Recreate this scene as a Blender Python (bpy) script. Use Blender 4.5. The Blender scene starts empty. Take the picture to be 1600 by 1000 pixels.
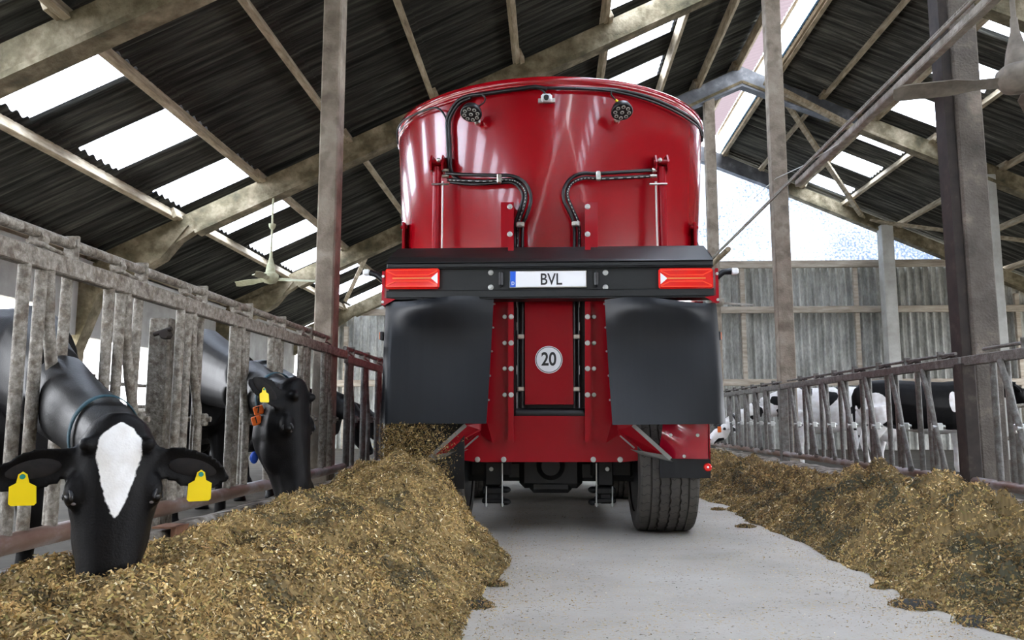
import bpy, math, random
import numpy as np
from mathutils import Vector as V, Matrix
PI = math.pi
S = bpy.context.scene
COL = S.collection
random.seed(4)
RNG = np.random.default_rng(7)

# ------------------------------------------------------------------ camera
CH = 0.82; FPX = 1240.0
PITCH = math.atan(155/1240.); YAW = math.atan(60/math.hypot(1240, 155))
cam_d = bpy.data.cameras.new('camera'); cam = bpy.data.objects.new('camera', cam_d); COL.objects.link(cam)
cam_d.sensor_width = 36; cam_d.lens = 36*FPX/1600; cam_d.clip_end = 300; cam_d.clip_start = .05
cam.location = (0, 0, CH); cam.rotation_euler = (PI/2+PITCH, 0, YAW)
S.camera = cam
# ------------------------------------------------------------------ sky and exposure
w = bpy.data.worlds.new('sky'); S.world = w; w.use_nodes = True
wn = w.node_tree.nodes; wl = w.node_tree.links
bgn = wn['Background']
tc = wn.new('ShaderNodeTexCoord'); sx = wn.new('ShaderNodeSeparateXYZ'); rp = wn.new('ShaderNodeValToRGB')
wl.new(tc.outputs['Generated'], sx.inputs[0]); wl.new(sx.outputs['Z'], rp.inputs[0]); wl.new(rp.outputs[0], bgn.inputs['Color'])
rp.color_ramp.elements[0].position = 0.0; rp.color_ramp.elements[0].color = (.93, .95, 1, 1)
rp.color_ramp.elements[1].position = .8; rp.color_ramp.elements[1].color = (.86, .93, 1, 1)
bgn.inputs['Strength'].default_value = 1.0
S.view_settings.view_transform = 'Standard'; S.view_settings.look = 'None'
S.view_settings.exposure = 4.12; S.view_settings.gamma = 1.0; S.view_settings.use_curve_mapping = False

# ------------------------------------------------------------------ helpers
cw, sw = math.cos(YAW), math.sin(YAW); cp_, sp_ = math.cos(PITCH), math.sin(PITCH)
_R = V((cw, sw, 0)); _F = V((-sw*cp_, cw*cp_, sp_)); _U = V((sw*sp_, -cw*sp_, cp_))
def ray(px, py): return _F + _R*((px-800)/FPX) - _U*((py-500)/FPX)
def at(px, py, Y):
    d = ray(px, py); t = Y/d.y
    return V((d.x*t, Y, CH+d.z*t))
def atX(px, py, X):
    d = ray(px, py); t = X/d.x
    return V((X, d.y*t, CH+d.z*t))

def nd(t, k, **kw):
    n = t.nodes.new(k)
    for a, b in kw.items(): setattr(n, a, b)
    return n
def mat(name, col=(.5, .5, .5), rough=.6, metal=0, ramp=None, scale=5, detail=6, stretch=(1, 1, 1), bump=0, bscale=None,
        coat=0, emit=None, spec=.5, ramp2=None, scale2=30, mix2=.5, nrough=.6):
    m = bpy.data.materials.new(name); m.use_nodes = True; t = m.node_tree; b = t.nodes['Principled BSDF']
    b.inputs['Base Color'].default_value = (*col, 1); b.inputs['Roughness'].default_value = rough
    b.inputs['Metallic'].default_value = metal; b.inputs['Specular IOR Level'].default_value = spec
    if coat: b.inputs['Coat Weight'].default_value = coat; b.inputs['Coat Roughness'].default_value = .06
    if emit: b.inputs['Emission Color'].default_value = (*col, 1); b.inputs['Emission Strength'].default_value = emit
    if ramp or bump:
        g = nd(t, 'ShaderNodeNewGeometry'); mp = nd(t, 'ShaderNodeMapping'); mp.inputs['Scale'].default_value = stretch
        t.links.new(g.outputs['Position'], mp.inputs[0])
    if ramp:
        no = nd(t, 'ShaderNodeTexNoise'); no.inputs['Scale'].default_value = scale; no.inputs['Detail'].default_value = detail
        no.inputs['Roughness'].default_value = nrough
        t.links.new(mp.outputs[0], no.inputs['Vector'])
        r = nd(t, 'ShaderNodeValToRGB'); set_ramp(r, ramp); t.links.new(no.outputs['Fac'], r.inputs[0]); out = r.outputs[0]
        if ramp2:
            n2 = nd(t, 'ShaderNodeTexNoise'); n2.inputs['Scale'].default_value = scale2; n2.inputs['Detail'].default_value = 5
            t.links.new(mp.outputs[0], n2.inputs['Vector'])
            r2 = nd(t, 'ShaderNodeValToRGB'); set_ramp(r2, ramp2); t.links.new(n2.outputs['Fac'], r2.inputs[0])
            mx = nd(t, 'ShaderNodeMixRGB', blend_type='MULTIPLY'); mx.inputs[0].default_value = mix2
            t.links.new(out, mx.inputs[1]); t.links.new(r2.outputs[0], mx.inputs[2]); out = mx.outputs[0]
        t.links.new(out, b.inputs['Base Color'])
    if bump:
        nb = nd(t, 'ShaderNodeTexNoise'); nb.inputs['Scale'].default_value = bscale or scale*4; nb.inputs['Detail'].default_value = 5
        t.links.new(mp.outputs[0], nb.inputs['Vector'])
        bp = nd(t, 'ShaderNodeBump'); bp.inputs['Strength'].default_value = bump; bp.inputs['Distance'].default_value = .02
        t.links.new(nb.outputs['Fac'], bp.inputs['Height']); t.links.new(bp.outputs[0], b.inputs['Normal'])
    return m
def set_ramp(r, stops):
    cr = r.color_ramp
    while len(cr.elements) < len(stops): cr.elements.new(.5)
    for e, (p, c) in zip(cr.elements, stops): e.position = p; e.color = (*c, 1)

class MB:
    def __init__(s): s.v = []; s.f = []; s.sm = []
    def add(s, vs, fs, smooth=False):
        o = len(s.v); s.v += [tuple(v) for v in vs]; s.f += [tuple(i+o for i in f) for f in fs]; s.sm += [smooth]*len(fs); return s
    def box(s, x0, x1, y0, y1, z0, z1, b=0):
        if b: return s.hull_box(V(((x0+x1)/2, (y0+y1)/2, (z0+z1)/2)), (abs(x1-x0), abs(y1-y0), abs(z1-z0)), Matrix.Identity(3), b)
        x0, x1 = min(x0, x1), max(x0, x1); y0, y1 = min(y0, y1), max(y0, y1); z0, z1 = min(z0, z1), max(z0, z1)
        return s.add([(x0,y0,z0),(x1,y0,z0),(x1,y1,z0),(x0,y1,z0),(x0,y0,z1),(x1,y0,z1),(x1,y1,z1),(x0,y1,z1)],
              [(0,3,2,1),(4,5,6,7),(0,1,5,4),(1,2,6,5),(2,3,7,6),(3,0,4,7)])
    def hull_box(s, c, size, rot, b=.005):
        # chamfered box: each face inset by b, joined by chamfer strips and corner triangles
        hx, hy, hz = [d/2 for d in size]; b = min(b, hx*.9, hy*.9, hz*.9); vs = []; idx = {}
        for i in (-1, 1):
            for j in (-1, 1):
                for k in (-1, 1):
                    for ax in range(3):
                        p = [i*(hx-b), j*(hy-b), k*(hz-b)]; p[ax] += (i, j, k)[ax]*b
                        idx[(i, j, k, ax)] = len(vs); vs.append(c + rot @ V(p))
        fs = []
        def q(*ks): 
            f = [idx[k] for k in ks]; ce = sum((vs[i] for i in f), V())/len(f)
            n = (vs[f[1]]-vs[f[0]]).cross(vs[f[2]]-vs[f[1]])
            if n.dot(ce-c) < 0: f = f[::-1]
            fs.append(tuple(f))
        for sg in (-1, 1):
            q((sg,-1,-1,0),(sg,1,-1,0),(sg,1,1,0),(sg,-1,1,0)); q((-1,sg,-1,1),(1,sg,-1,1),(1,sg,1,1),(-1,sg,1,1)); q((-1,-1,sg,2),(1,-1,sg,2),(1,1,sg,2),(-1,1,sg,2))
        for a in (-1, 1):
            for b2 in (-1, 1):
                q((a,b2,-1,0),(a,b2,1,0),(a,b2,1,1),(a,b2,-1,1)); q((a,-1,b2,0),(a,1,b2,0),(a,1,b2,2),(a,-1,b2,2)); q((-1,a,b2,1),(1,a,b2,1),(1,a,b2,2),(-1,a,b2,2))
                for c2 in (-1, 1): q((a,b2,c2,0),(a,b2,c2,1),(a,b2,c2,2))
        return s.add(vs, fs)
    def beam(s, p0, p1, w, h, up=(0, 0, 1), b=0):
        p0, p1 = V(p0), V(p1); t = (p1-p0).normalized(); sd = t.cross(V(up)).normalized(); u = sd.cross(t)
        rot = Matrix((sd, t, u)).transposed()
        if b: return s.hull_box((p0+p1)/2, (w, (p1-p0).length, h), rot, b)
        vs = [p + sd*a*w/2 + u*c*h/2 for p in (p0, p1) for a, c in ((-1,-1),(1,-1),(1,1),(-1,1))]
        return s.add(vs, [(0,1,2,3),(7,6,5,4),(0,4,5,1),(1,5,6,2),(2,6,7,3),(3,7,4,0)])
    def tube(s, pts, r, n=10, caps=True, up=None):
        pts = [V(p) for p in pts]; rs = r if isinstance(r, (list, tuple)) else [r]*len(pts)
        vs = []; fs = []; prev = None
        for i, p in enumerate(pts):
            t = (pts[min(i+1, len(pts)-1)]-pts[max(i-1, 0)]).normalized()
            if prev is None: a = t.cross(V((0,0,1)) if abs(t.z) < .9 else V((1,0,0))).normalized()
            else: a = (prev - t*prev.dot(t)).normalized()
            prev = a; b = t.cross(a)
            vs += [p + (a*math.cos(k*2*PI/n)+b*math.sin(k*2*PI/n))*rs[i] for k in range(n)]
        for i in range(len(pts)-1):
            fs += [(i*n+k, i*n+(k+1) % n, (i+1)*n+(k+1) % n, (i+1)*n+k) for k in range(n)]
        s.add(vs, fs, True)
        if caps:
            m = len(pts)-1
            s.add([vs[k] for k in range(n)], [tuple(range(n))[::-1]]); s.add([vs[m*n+k] for k in range(n)], [tuple(range(n))])
        return s
    def cyl(s, p0, p1, r, n=16): return s.tube([p0, p1], r, n)
    def ell(s, c, r, rot=None, nu=16, nv=10):
        rot = rot or Matrix.Identity(3); c = V(c); vs = []; fs = []
        for j in range(nv+1):
            th = PI*j/nv
            for i in range(nu):
                ph = 2*PI*i/nu
                vs.append(c + rot @ V((r[0]*math.sin(th)*math.cos(ph), r[1]*math.sin(th)*math.sin(ph), r[2]*math.cos(th))))
        for j in range(nv):
            for i in range(nu): fs.append((j*nu+i, (j+1)*nu+i, (j+1)*nu+(i+1) % nu, j*nu+(i+1) % nu))
        return s.add(vs, fs, True)
    def loft(s, rings, closed=True, smooth=True):
        n = len(rings[0]); vs = [p for r in rings for p in r]; fs = []
        for i in range(len(rings)-1):
            for k in range(n): fs.append((i*n+k, i*n+(k+1) % n, (i+1)*n+(k+1) % n, (i+1)*n+k))
        s.add(vs, fs, smooth)
        if closed: s.add(rings[0], [tuple(range(n))[::-1]]); s.add(rings[-1], [tuple(range(n))])
        return s
    def prism(s, poly, d):     # poly of 3D points, extruded along vector d
        n = len(poly); a = [V(p) for p in poly]; b = [p+V(d) for p in a]
        nn = V()
        for i in range(n): nn += a[i].cross(a[(i+1) % n])
        top, bot = tuple(range(n, 2*n)), tuple(range(n))[::-1]; side = [(i, (i+1) % n, (i+1) % n+n, i+n) for i in range(n)]
        if nn.dot(V(d)) < 0: top, bot, side = top[::-1], bot[::-1], [f[::-1] for f in side]
        return s.add(a+b, [top, bot]+side)
    def grid(s, fn, nu, nv, th=None, smooth=True):   # open sheet, fn(u,v)->point; th: thickness vector
        A = [fn(i/nu, j/nv) for j in range(nv+1) for i in range(nu+1)]; W = nu+1
        fs = [(j*W+i, j*W+i+1, (j+1)*W+i+1, (j+1)*W+i) for j in range(nv) for i in range(nu)]
        s.add(A, fs, smooth)
        if th is not None:
            B = [V(p)+V(th) for p in A]; s.add(B, [f[::-1] for f in fs], smooth)
            edge = [i for i in range(W)]+[j*W+nu for j in range(1, nv+1)]+[nv*W+i for i in range(nu-1, -1, -1)]+[j*W for j in range(nv-1, 0, -1)]
            k = len(edge); s.add([A[i] for i in edge]+[B[i] for i in edge], [((i+1) % k, i, i+k, (i+1) % k+k) for i in range(k)])
        return s

def link(name, me, material, parent=None):
    o = bpy.data.objects.new(name, me); COL.objects.link(o)
    if material is not None: me.materials.append(material)
    if parent is not None: o.parent = parent
    return o
def wloc(o):
    p = V()
    while o is not None: p = p + o.location; o = o.parent
    return p
def obj(name, mb, material, parent=None, loc=None):
    off = wloc(parent) if parent is not None else V()
    l = V(loc) if loc is not None else V()
    me = bpy.data.meshes.new(name)
    me.from_pydata([tuple(V(v)-off-l) for v in mb.v], [], mb.f)
    me.polygons.foreach_set('use_smooth', mb.sm); me.update()
    o = link(name, me, material, parent); o.location = l
    return o
def tag(o, label=None, cat=None, group=None, kind=None):
    if label: o['label'] = label
    if cat: o['category'] = cat
    if group: o['group'] = group
    if kind: o['kind'] = kind
    return o
def thing(name, label, cat, loc=(0, 0, 0), group=None):
    o = bpy.data.objects.new(name, None); COL.objects.link(o); o.location = loc; o.empty_display_size = .1
    return tag(o, label, cat, group)
def centre(mb):
    a = np.array(mb.v); return V(((a[:,0].min()+a[:,0].max())/2, (a[:,1].min()+a[:,1].max())/2, a[:,2].min()))
def solo(name, mb, m, label, cat, group=None, kind=None):
    return tag(obj(name, mb, m, loc=centre(mb)), label, cat, group, kind)
def struct(name, mb, m): return tag(obj(name, mb, m), kind='structure')
def copy_tree(o, parent=None):
    c = o.copy(); COL.objects.link(c); c.parent = parent
    for ch in list(o.children): copy_tree(ch, c)
    return c
def text_mesh(name, s, size, material, parent, pos, rot, sx=1.0, ext=.001, bold=0.0):
    cu = bpy.data.curves.new(name, 'FONT'); cu.body = s; cu.size = size; cu.extrude = ext; cu.align_x = 'CENTER'; cu.align_y = 'CENTER'; cu.offset = bold
    to = bpy.data.objects.new('t', cu); COL.objects.link(to); bpy.context.view_layer.update()
    me = bpy.data.meshes.new_from_object(to.evaluated_get(bpy.context.evaluated_depsgraph_get()))
    bpy.data.objects.remove(to); me.name = name; me.materials.clear()
    me.transform(Matrix.Diagonal((sx, 1, 1, 1))); me.transform(rot.to_4x4())
    o = link(name, me, material, parent); o.location = V(pos)-wloc(parent)
    return o

# value noise (numpy)
_P = RNG.random((64, 64, 16))
def vnoise(x, y, z=0.0):
    x = np.asarray(x, float); y = np.asarray(y, float); z = np.zeros_like(x)+z
    xi, yi, zi = np.floor(x).astype(int), np.floor(y).astype(int), np.floor(z).astype(int)
    fx, fy, fz = x-xi, y-yi, z-zi; fx, fy, fz = [t*t*(3-2*t) for t in (fx, fy, fz)]
    def g(a, b, c): return _P[(xi+a) % 64, (yi+b) % 64, (zi+c) % 16]
    l = lambda a, b, t: a+(b-a)*t
    return l(l(l(g(0,0,0), g(1,0,0), fx), l(g(0,1,0), g(1,1,0), fx), fy), l(l(g(0,0,1), g(1,0,1), fx), l(g(0,1,1), g(1,1,1), fx), fy), fz)*2-1
def fbm(x, y, o=4, z=0.0):
    r = 0; a = 1; f = 1
    for k in range(o): r = r+a*vnoise(x*f+k*7.3, y*f+k*3.1, z*f+k*1.7); a *= .5; f *= 2.03
    return r
def sstep(a, b, x): t = np.clip((x-a)/(b-a), 0, 1); return t*t*(3-2*t)

# ------------------------------------------------------------------ materials
M = {}
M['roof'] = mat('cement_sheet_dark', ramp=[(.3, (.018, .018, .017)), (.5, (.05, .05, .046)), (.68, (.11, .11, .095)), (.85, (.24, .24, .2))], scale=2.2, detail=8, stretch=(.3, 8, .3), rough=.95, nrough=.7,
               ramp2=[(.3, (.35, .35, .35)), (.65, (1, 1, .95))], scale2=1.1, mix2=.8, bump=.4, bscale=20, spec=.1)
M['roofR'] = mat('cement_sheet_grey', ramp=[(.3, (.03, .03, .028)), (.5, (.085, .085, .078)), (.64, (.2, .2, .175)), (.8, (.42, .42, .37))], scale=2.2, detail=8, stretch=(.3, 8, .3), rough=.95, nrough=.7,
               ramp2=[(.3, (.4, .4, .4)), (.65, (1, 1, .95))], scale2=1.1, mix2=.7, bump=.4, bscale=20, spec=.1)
M['timber'] = mat('purlin_timber', ramp=[(.3, (.17, .135, .085)), (.5, (.33, .27, .18)), (.7, (.5, .43, .32))], scale=3.5, detail=8, stretch=(4, .8, 4), rough=.85, bump=.5, bscale=25)
M['concrete_beam'] = mat('concrete_beam', ramp=[(.28, (.05, .045, .022)), (.45, (.12, .1, .055)), (.6, (.24, .2, .13)), (.78, (.42, .36, .26))], scale=3, detail=8, rough=.9, bump=.6, bscale=30,
                        ramp2=[(.35, (.55, .5, .42)), (.6, (1, 1, 1))], scale2=9, mix2=.6)
M['steelgrey'] = mat('painted_steel', ramp=[(.3, (.06, .065, .075)), (.55, (.13, .14, .16)), (.75, (.32, .33, .36))], scale=3, rough=.5, metal=.3)
M['post'] = mat('concrete_post', ramp=[(.3, (.15, .12, .09)), (.5, (.25, .21, .165)), (.72, (.36, .32, .26))], scale=3.2, detail=9, rough=.9, bump=.5, bscale=45,
               ramp2=[(.38, (.4, .36, .32)), (.5, (1, 1, 1))], scale2=6, mix2=.45)
M['post_pale'] = mat('pale_concrete_post', ramp=[(.3, (.3, .29, .26)), (.7, (.46, .46, .43))], scale=2.5, rough=.9, bump=.3)
M['post_dark'] = mat('soiled_concrete_post', ramp=[(.3, (.07, .06, .05)), (.55, (.14, .12, .1)), (.75, (.3, .25, .2))], scale=3.6, detail=10, rough=.9, bump=.6, bscale=50)
M['rust'] = mat('rusty_steel', ramp=[(.3, (.014, .011, .009)), (.6, (.035, .025, .02)), (.8, (.09, .075, .06))], scale=8, rough=.8)
M['gable'] = mat('gable_sheet', ramp=[(.25, (.2, .2, .18)), (.5, (.36, .36, .33)), (.75, (.58, .58, .54))], scale=1.6, detail=9, rough=.9, stretch=(2.4, 1, .8), bump=.3,
                ramp2=[(.4, (.6, .6, .6)), (.6, (1, 1, 1))], scale2=12, mix2=.6)
M['gable_timber'] = mat('gable_timber', ramp=[(.3, (.2, .16, .12)), (.7, (.45, .4, .33))], scale=3, detail=8, stretch=(.6, 4, 4), rough=.85)
M['wallc'] = mat('block_wall', ramp=[(.3, (.25, .24, .22)), (.7, (.42, .41, .38))], scale=2, rough=.9)
M['galv'] = mat('galvanised_tube', ramp=[(.32, (.08, .066, .05)), (.44, (.15, .13, .105)), (.55, (.25, .228, .19)), (.7, (.46, .43, .385))], scale=42, detail=14, nrough=.8, rough=.65, metal=.1, bump=.35, bscale=90,
               ramp2=[(.38, (.42, .34, .26)), (.52, (1, 1, 1))], scale2=26, mix2=.75)
M['galvR'] = mat('galvanised_tube_dull', ramp=[(.25, (.05, .045, .038)), (.45, (.1, .095, .085)), (.6, (.18, .175, .165)), (.78, (.33, .33, .33))], scale=14, detail=12, nrough=.8, rough=.6, metal=.08, bump=.3, bscale=90,
               ramp2=[(.35, (.6, .52, .43)), (.55, (1, 1, 1))], scale2=22, mix2=.7)
M['railsteel'] = mat('worn_rail', ramp=[(.3, (.13, .065, .04)), (.48, (.2, .13, .1)), (.6, (.3, .27, .27)), (.75, (.5, .5, .54))], scale=4, detail=8, rough=.4, metal=.45, stretch=(1.5, .7, 1.5))
M['curb'] = mat('trough_concrete', ramp=[(.36, (.035, .026, .018)), (.46, (.12, .095, .07)), (.55, (.27, .235, .195)), (.7, (.5, .47, .43))], scale=9, detail=10, rough=.85, bump=.5, bscale=30)
M['floor'] = None
M['silage'] = None
M['alley'] = mat('wet_alley_concrete', ramp=[(.3, (.02, .016, .012)), (.55, (.045, .038, .028)), (.75, (.09, .08, .065))], scale=2.5, detail=8, rough=.85, spec=.15)
M['red'] = mat('red_paint', (.3, .001, .006), .2, ramp=[(0, (.29, .001, .005)), (1, (.33, .001, .007))], scale=2, coat=.6, spec=.5)
M['red2'] = mat('red_paint_tower', (.28, .001, .008), .28, ramp=[(0, (.26, .001, .007)), (1, (.3, .002, .009))], scale=2, coat=.12, spec=.2)
M['black'] = mat('black_powder_coat', (.006, .007, .007), .42, ramp=[(0, (.0045, .0055, .0055)), (1, (.007, .008, .008))], scale=40, bump=.05, bscale=300)
M['hose'] = mat('hose_rubber', (.005, .005, .006), .35)
M['stripe'] = mat('hose_print', (.6, .6, .58), .5)
M['rubber'] = mat('rubber_sheet', rough=.33, ramp=[(.3, (.004, .005, .0075)), (.7, (.0065, .008, .011))], scale=3, detail=10, stretch=(10, 1, .5), spec=.45)
M['chrome'] = mat('zinc_fitting', (.6, .58, .52), .3, 1.0)
M['bolt'] = mat('zinc_bolt', (.55, .56, .54), .35, .8)
M['silver'] = mat('bare_steel_edge', (.26, .255, .24), .4, .6)
M['lens'] = mat('tail_lens', (.75, .012, .008), .12, coat=.8)
M['lens_bright'] = mat('lens_rib', (.95, .06, .02), .15, coat=.8)
M['lens_amber'] = mat('lens_amber', (.75, .2, .05), .15, coat=.8)
M['white'] = mat('white_plastic', (.75, .76, .78), .35)
M['plate'] = mat('plate_white', (.8, .81, .83), .35)
M['blue'] = mat('plate_blue', (.01, .1, .62), .4)
M['ink'] = mat('print_black', (.01, .01, .01), .5)
M['lamp_black'] = mat('lamp_housing', (.008, .009, .011), .4)
M['led'] = mat('led_cup', (.6, .62, .58), .25)
M['chassis'] = mat('chassis_black', (.0025, .0028, .003), .5)
M['tyre'] = mat('tyre_rubber', ramp=[(.3, (.045, .04, .035)), (.7, (.085, .077, .066))], scale=9, rough=.8)
M['groove'] = mat('tyre_groove', (.01, .01, .01), .9)
M['coat_black'] = None
M['tagyellow'] = mat('ear_tag_yellow', (.95, .7, .006), .45)
M['orange'] = mat('tag_orange', (.85, .15, .01), .45)
M['collar'] = mat('collar_web', (.03, .07, .09), .75, spec=.2)
M['collar_blue'] = mat('collar_disc', (.01, .09, .6), .5)
M['eye'] = mat('eye', (.002, .0015, .0015), .28, spec=.3)
M['eyewhite'] = mat('eye_white', (.12, .1, .1), .4)
M['nose'] = mat('muzzle_skin', (.012, .012, .015), .35)
M['earin'] = mat('inner_ear', ramp=[(.3, (.002, .0018, .0018)), (.7, (.012, .008, .007))], scale=50, rough=.9)
M['fan'] = mat('dusty_fan', ramp=[(.3, (.14, .12, .1)), (.7, (.27, .24, .2))], scale=12, rough=.9)
M['fan_olive'] = mat('fan_green_dust', ramp=[(.3, (.32, .32, .2)), (.7, (.5, .5, .36))], scale=12, rough=.9)
M['cobweb'] = mat('pipe_dusty', ramp=[(.3, (.2, .185, .15)), (.6, (.36, .34, .29)), (.8, (.55, .53, .48))], scale=8, detail=9, rough=.85, bump=.5)

# translucent roof / gable sheet
def glassy(name, c, fac, dirt=None, tr=(.9, .93, 1)):
    m = bpy.data.materials.new(name); m.use_nodes = True; t = m.node_tree; t.nodes.clear()
    o = nd(t, 'ShaderNodeOutputMaterial'); a = nd(t, 'ShaderNodeBsdfTransparent'); a.inputs[0].default_value = (*tr, 1)
    b = nd(t, 'ShaderNodeBsdfTranslucent'); b.inputs[0].default_value = (*c, 1); mx = nd(t, 'ShaderNodeMixShader'); mx.inputs[0].default_value = fac
    t.links.new(a.outputs[0], mx.inputs[1]); t.links.new(b.outputs[0], mx.inputs[2]); t.links.new(mx.outputs[0], o.inputs[0])
    if dirt:
        g = nd(t, 'ShaderNodeNewGeometry'); no = nd(t, 'ShaderNodeTexNoise'); no.inputs['Scale'].default_value = dirt; no.inputs['Detail'].default_value = 8
        n2 = nd(t, 'ShaderNodeTexNoise'); n2.inputs['Scale'].default_value = .35; n2.inputs['Detail'].default_value = 3
        ad = nd(t, 'ShaderNodeMath', operation='ADD')
        t.links.new(g.outputs['Position'], no.inputs['Vector']); t.links.new(g.outputs['Position'], n2.inputs['Vector'])
        t.links.new(no.outputs['Fac'], ad.inputs[0]); t.links.new(n2.outputs['Fac'], ad.inputs[1])
        r = nd(t, 'ShaderNodeValToRGB'); set_ramp(r, [(.78, (.03, .04, .062)), (.93, (.06, .07, .085)), (1.03, (.13, .15, .18))])
        t.links.new(ad.outputs[0], r.inputs[0]); t.links.new(r.outputs[0], a.inputs[0]); t.links.new(r.outputs[0], b.inputs[0])
    return m
M['sky_sheet'] = glassy('translucent_sheet', (.9, .92, .95), .35)
M['gable_glass'] = glassy('gable_translucent', (.6, .65, .7), .5, dirt=16)
M['ridge_cap_lit'] = glassy('ridge_cap_glow', (.24, .21, .215), 1.0)

# floor: swept concrete with chaff specks
def floor_mat():
    m = mat('aisle_concrete', ramp=[(.25, (.36, .325, .28)), (.5, (.47, .435, .385)), (.75, (.56, .525, .475))], scale=1.3, detail=9, rough=.75, bump=.15, bscale=60, spec=.25)
    t = m.node_tree; b = t.nodes['Principled BSDF']; src = b.inputs['Base Color'].links[0].from_socket
    g = [n for n in t.nodes if n.bl_idname == 'ShaderNodeNewGeometry'][0]
    def layer(src, scale, lo, hi, colr, mscale, mlo, mhi, f=1.0):
        v = nd(t, 'ShaderNodeTexNoise'); v.inputs['Scale'].default_value = scale; v.inputs['Detail'].default_value = 3
        t.links.new(g.outputs['Position'], v.inputs['Vector'])
        r = nd(t, 'ShaderNodeMapRange'); r.inputs['From Min'].default_value = lo; r.inputs['From Max'].default_value = hi; t.links.new(v.outputs['Fac'], r.inputs[0])
        n2 = nd(t, 'ShaderNodeTexNoise'); n2.inputs['Scale'].default_value = mscale; t.links.new(g.outputs['Position'], n2.inputs['Vector'])
        r2 = nd(t, 'ShaderNodeMapRange'); r2.inputs['From Min'].default_value = mlo; r2.inputs['From Max'].default_value = mhi; r2.inputs['To Max'].default_value = f; t.links.new(n2.outputs['Fac'], r2.inputs[0])
        mu = nd(t, 'ShaderNodeMath', operation='MULTIPLY'); t.links.new(r.outputs[0], mu.inputs[0]); t.links.new(r2.outputs[0], mu.inputs[1])
        mx = nd(t, 'ShaderNodeMixRGB'); t.links.new(mu.outputs[0], mx.inputs[0]); t.links.new(src, mx.inputs[1]); mx.inputs[2].default_value = (*colr, 1)
        return mx.outputs[0]
    s1 = layer(src, 60, .56, .66, (.5, .38, .2), 2.5, .38, .58)
    s2 = layer(s1, 45, .62, .68, (.13, .1, .06), 3.5, .4, .6)
    s3 = layer(s2, 110, .62, .68, (.62, .6, .52), 1.5, .3, .6, .8)
    t.links.new(s3, b.inputs['Base Color'])
    return m
M['floor'] = floor_mat()
def attr_mat(name, attr='col', rough=.85, mul=1.0):
    m = mat(name, (.3, .2, .1), rough, spec=.2); t = m.node_tree; a = nd(t, 'ShaderNodeVertexColor'); a.layer_name = attr
    t.links.new(a.outputs['Color'], t.nodes['Principled BSDF'].inputs['Base Color']); return m
M['silage'] = attr_mat('silage')
def cow_coat(name):
    # attribute "patch": >0 white, <0 black; a little noise breaks the edge up like hair
    m = mat(name, (.01, .01, .011), .47, spec=.13); t = m.node_tree; b = t.nodes['Principled BSDF']
    a = nd(t, 'ShaderNodeAttribute'); a.attribute_name = 'patch'
    g = nd(t, 'ShaderNodeNewGeometry'); no = nd(t, 'ShaderNodeTexNoise'); no.inputs['Scale'].default_value = 70; no.inputs['Detail'].default_value = 4
    t.links.new(g.outputs['Position'], no.inputs['Vector'])
    ma = nd(t, 'ShaderNodeMath', operation='MULTIPLY_ADD'); t.links.new(no.outputs['Fac'], ma.inputs[0]); ma.inputs[1].default_value = .012; 
    sb = nd(t, 'ShaderNodeMath', operation='SUBTRACT'); t.links.new(a.outputs['Fac'], sb.inputs[0]); sb.inputs[1].default_value = .006
    t.links.new(sb.outputs[0], ma.inputs[2])
    mr = nd(t, 'ShaderNodeMapRange'); mr.inputs['From Min'].default_value = -.002; mr.inputs['From Max'].default_value = .002; t.links.new(ma.outputs[0], mr.inputs[0])
    n2 = nd(t, 'ShaderNodeTexNoise'); n2.inputs['Scale'].default_value = 14; n2.inputs['Detail'].default_value = 6; t.links.new(g.outputs['Position'], n2.inputs['Vector'])
    rb = nd(t, 'ShaderNodeValToRGB'); set_ramp(rb, [(.3, (.0025, .0025, .003)), (.75, (.0075, .0065, .0065))]); t.links.new(n2.outputs['Fac'], rb.inputs[0])
    rw = nd(t, 'ShaderNodeValToRGB'); set_ramp(rw, [(.3, (.72, .69, .65)), (.6, (.88, .87, .86))]); t.links.new(n2.outputs['Fac'], rw.inputs[0])
    mx = nd(t, 'ShaderNodeMixRGB'); t.links.new(mr.outputs[0], mx.inputs[0]); t.links.new(rb.outputs[0], mx.inputs[1]); t.links.new(rw.outputs[0], mx.inputs[2])
    t.links.new(mx.outputs[0], b.inputs['Base Color'])
    n3 = nd(t, 'ShaderNodeTexNoise'); n3.inputs['Scale'].default_value = 160; n3.inputs['Detail'].default_value = 2; t.links.new(g.outputs['Position'], n3.inputs['Vector'])
    bp = nd(t, 'ShaderNodeBump'); bp.inputs['Strength'].default_value = .25; bp.inputs['Distance'].default_value = .004; t.links.new(n3.outputs['Fac'], bp.inputs['Height']); t.links.new(bp.outputs[0], b.inputs['Normal'])
    return m
M['coat'] = cow_coat('cow_coat')

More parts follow.
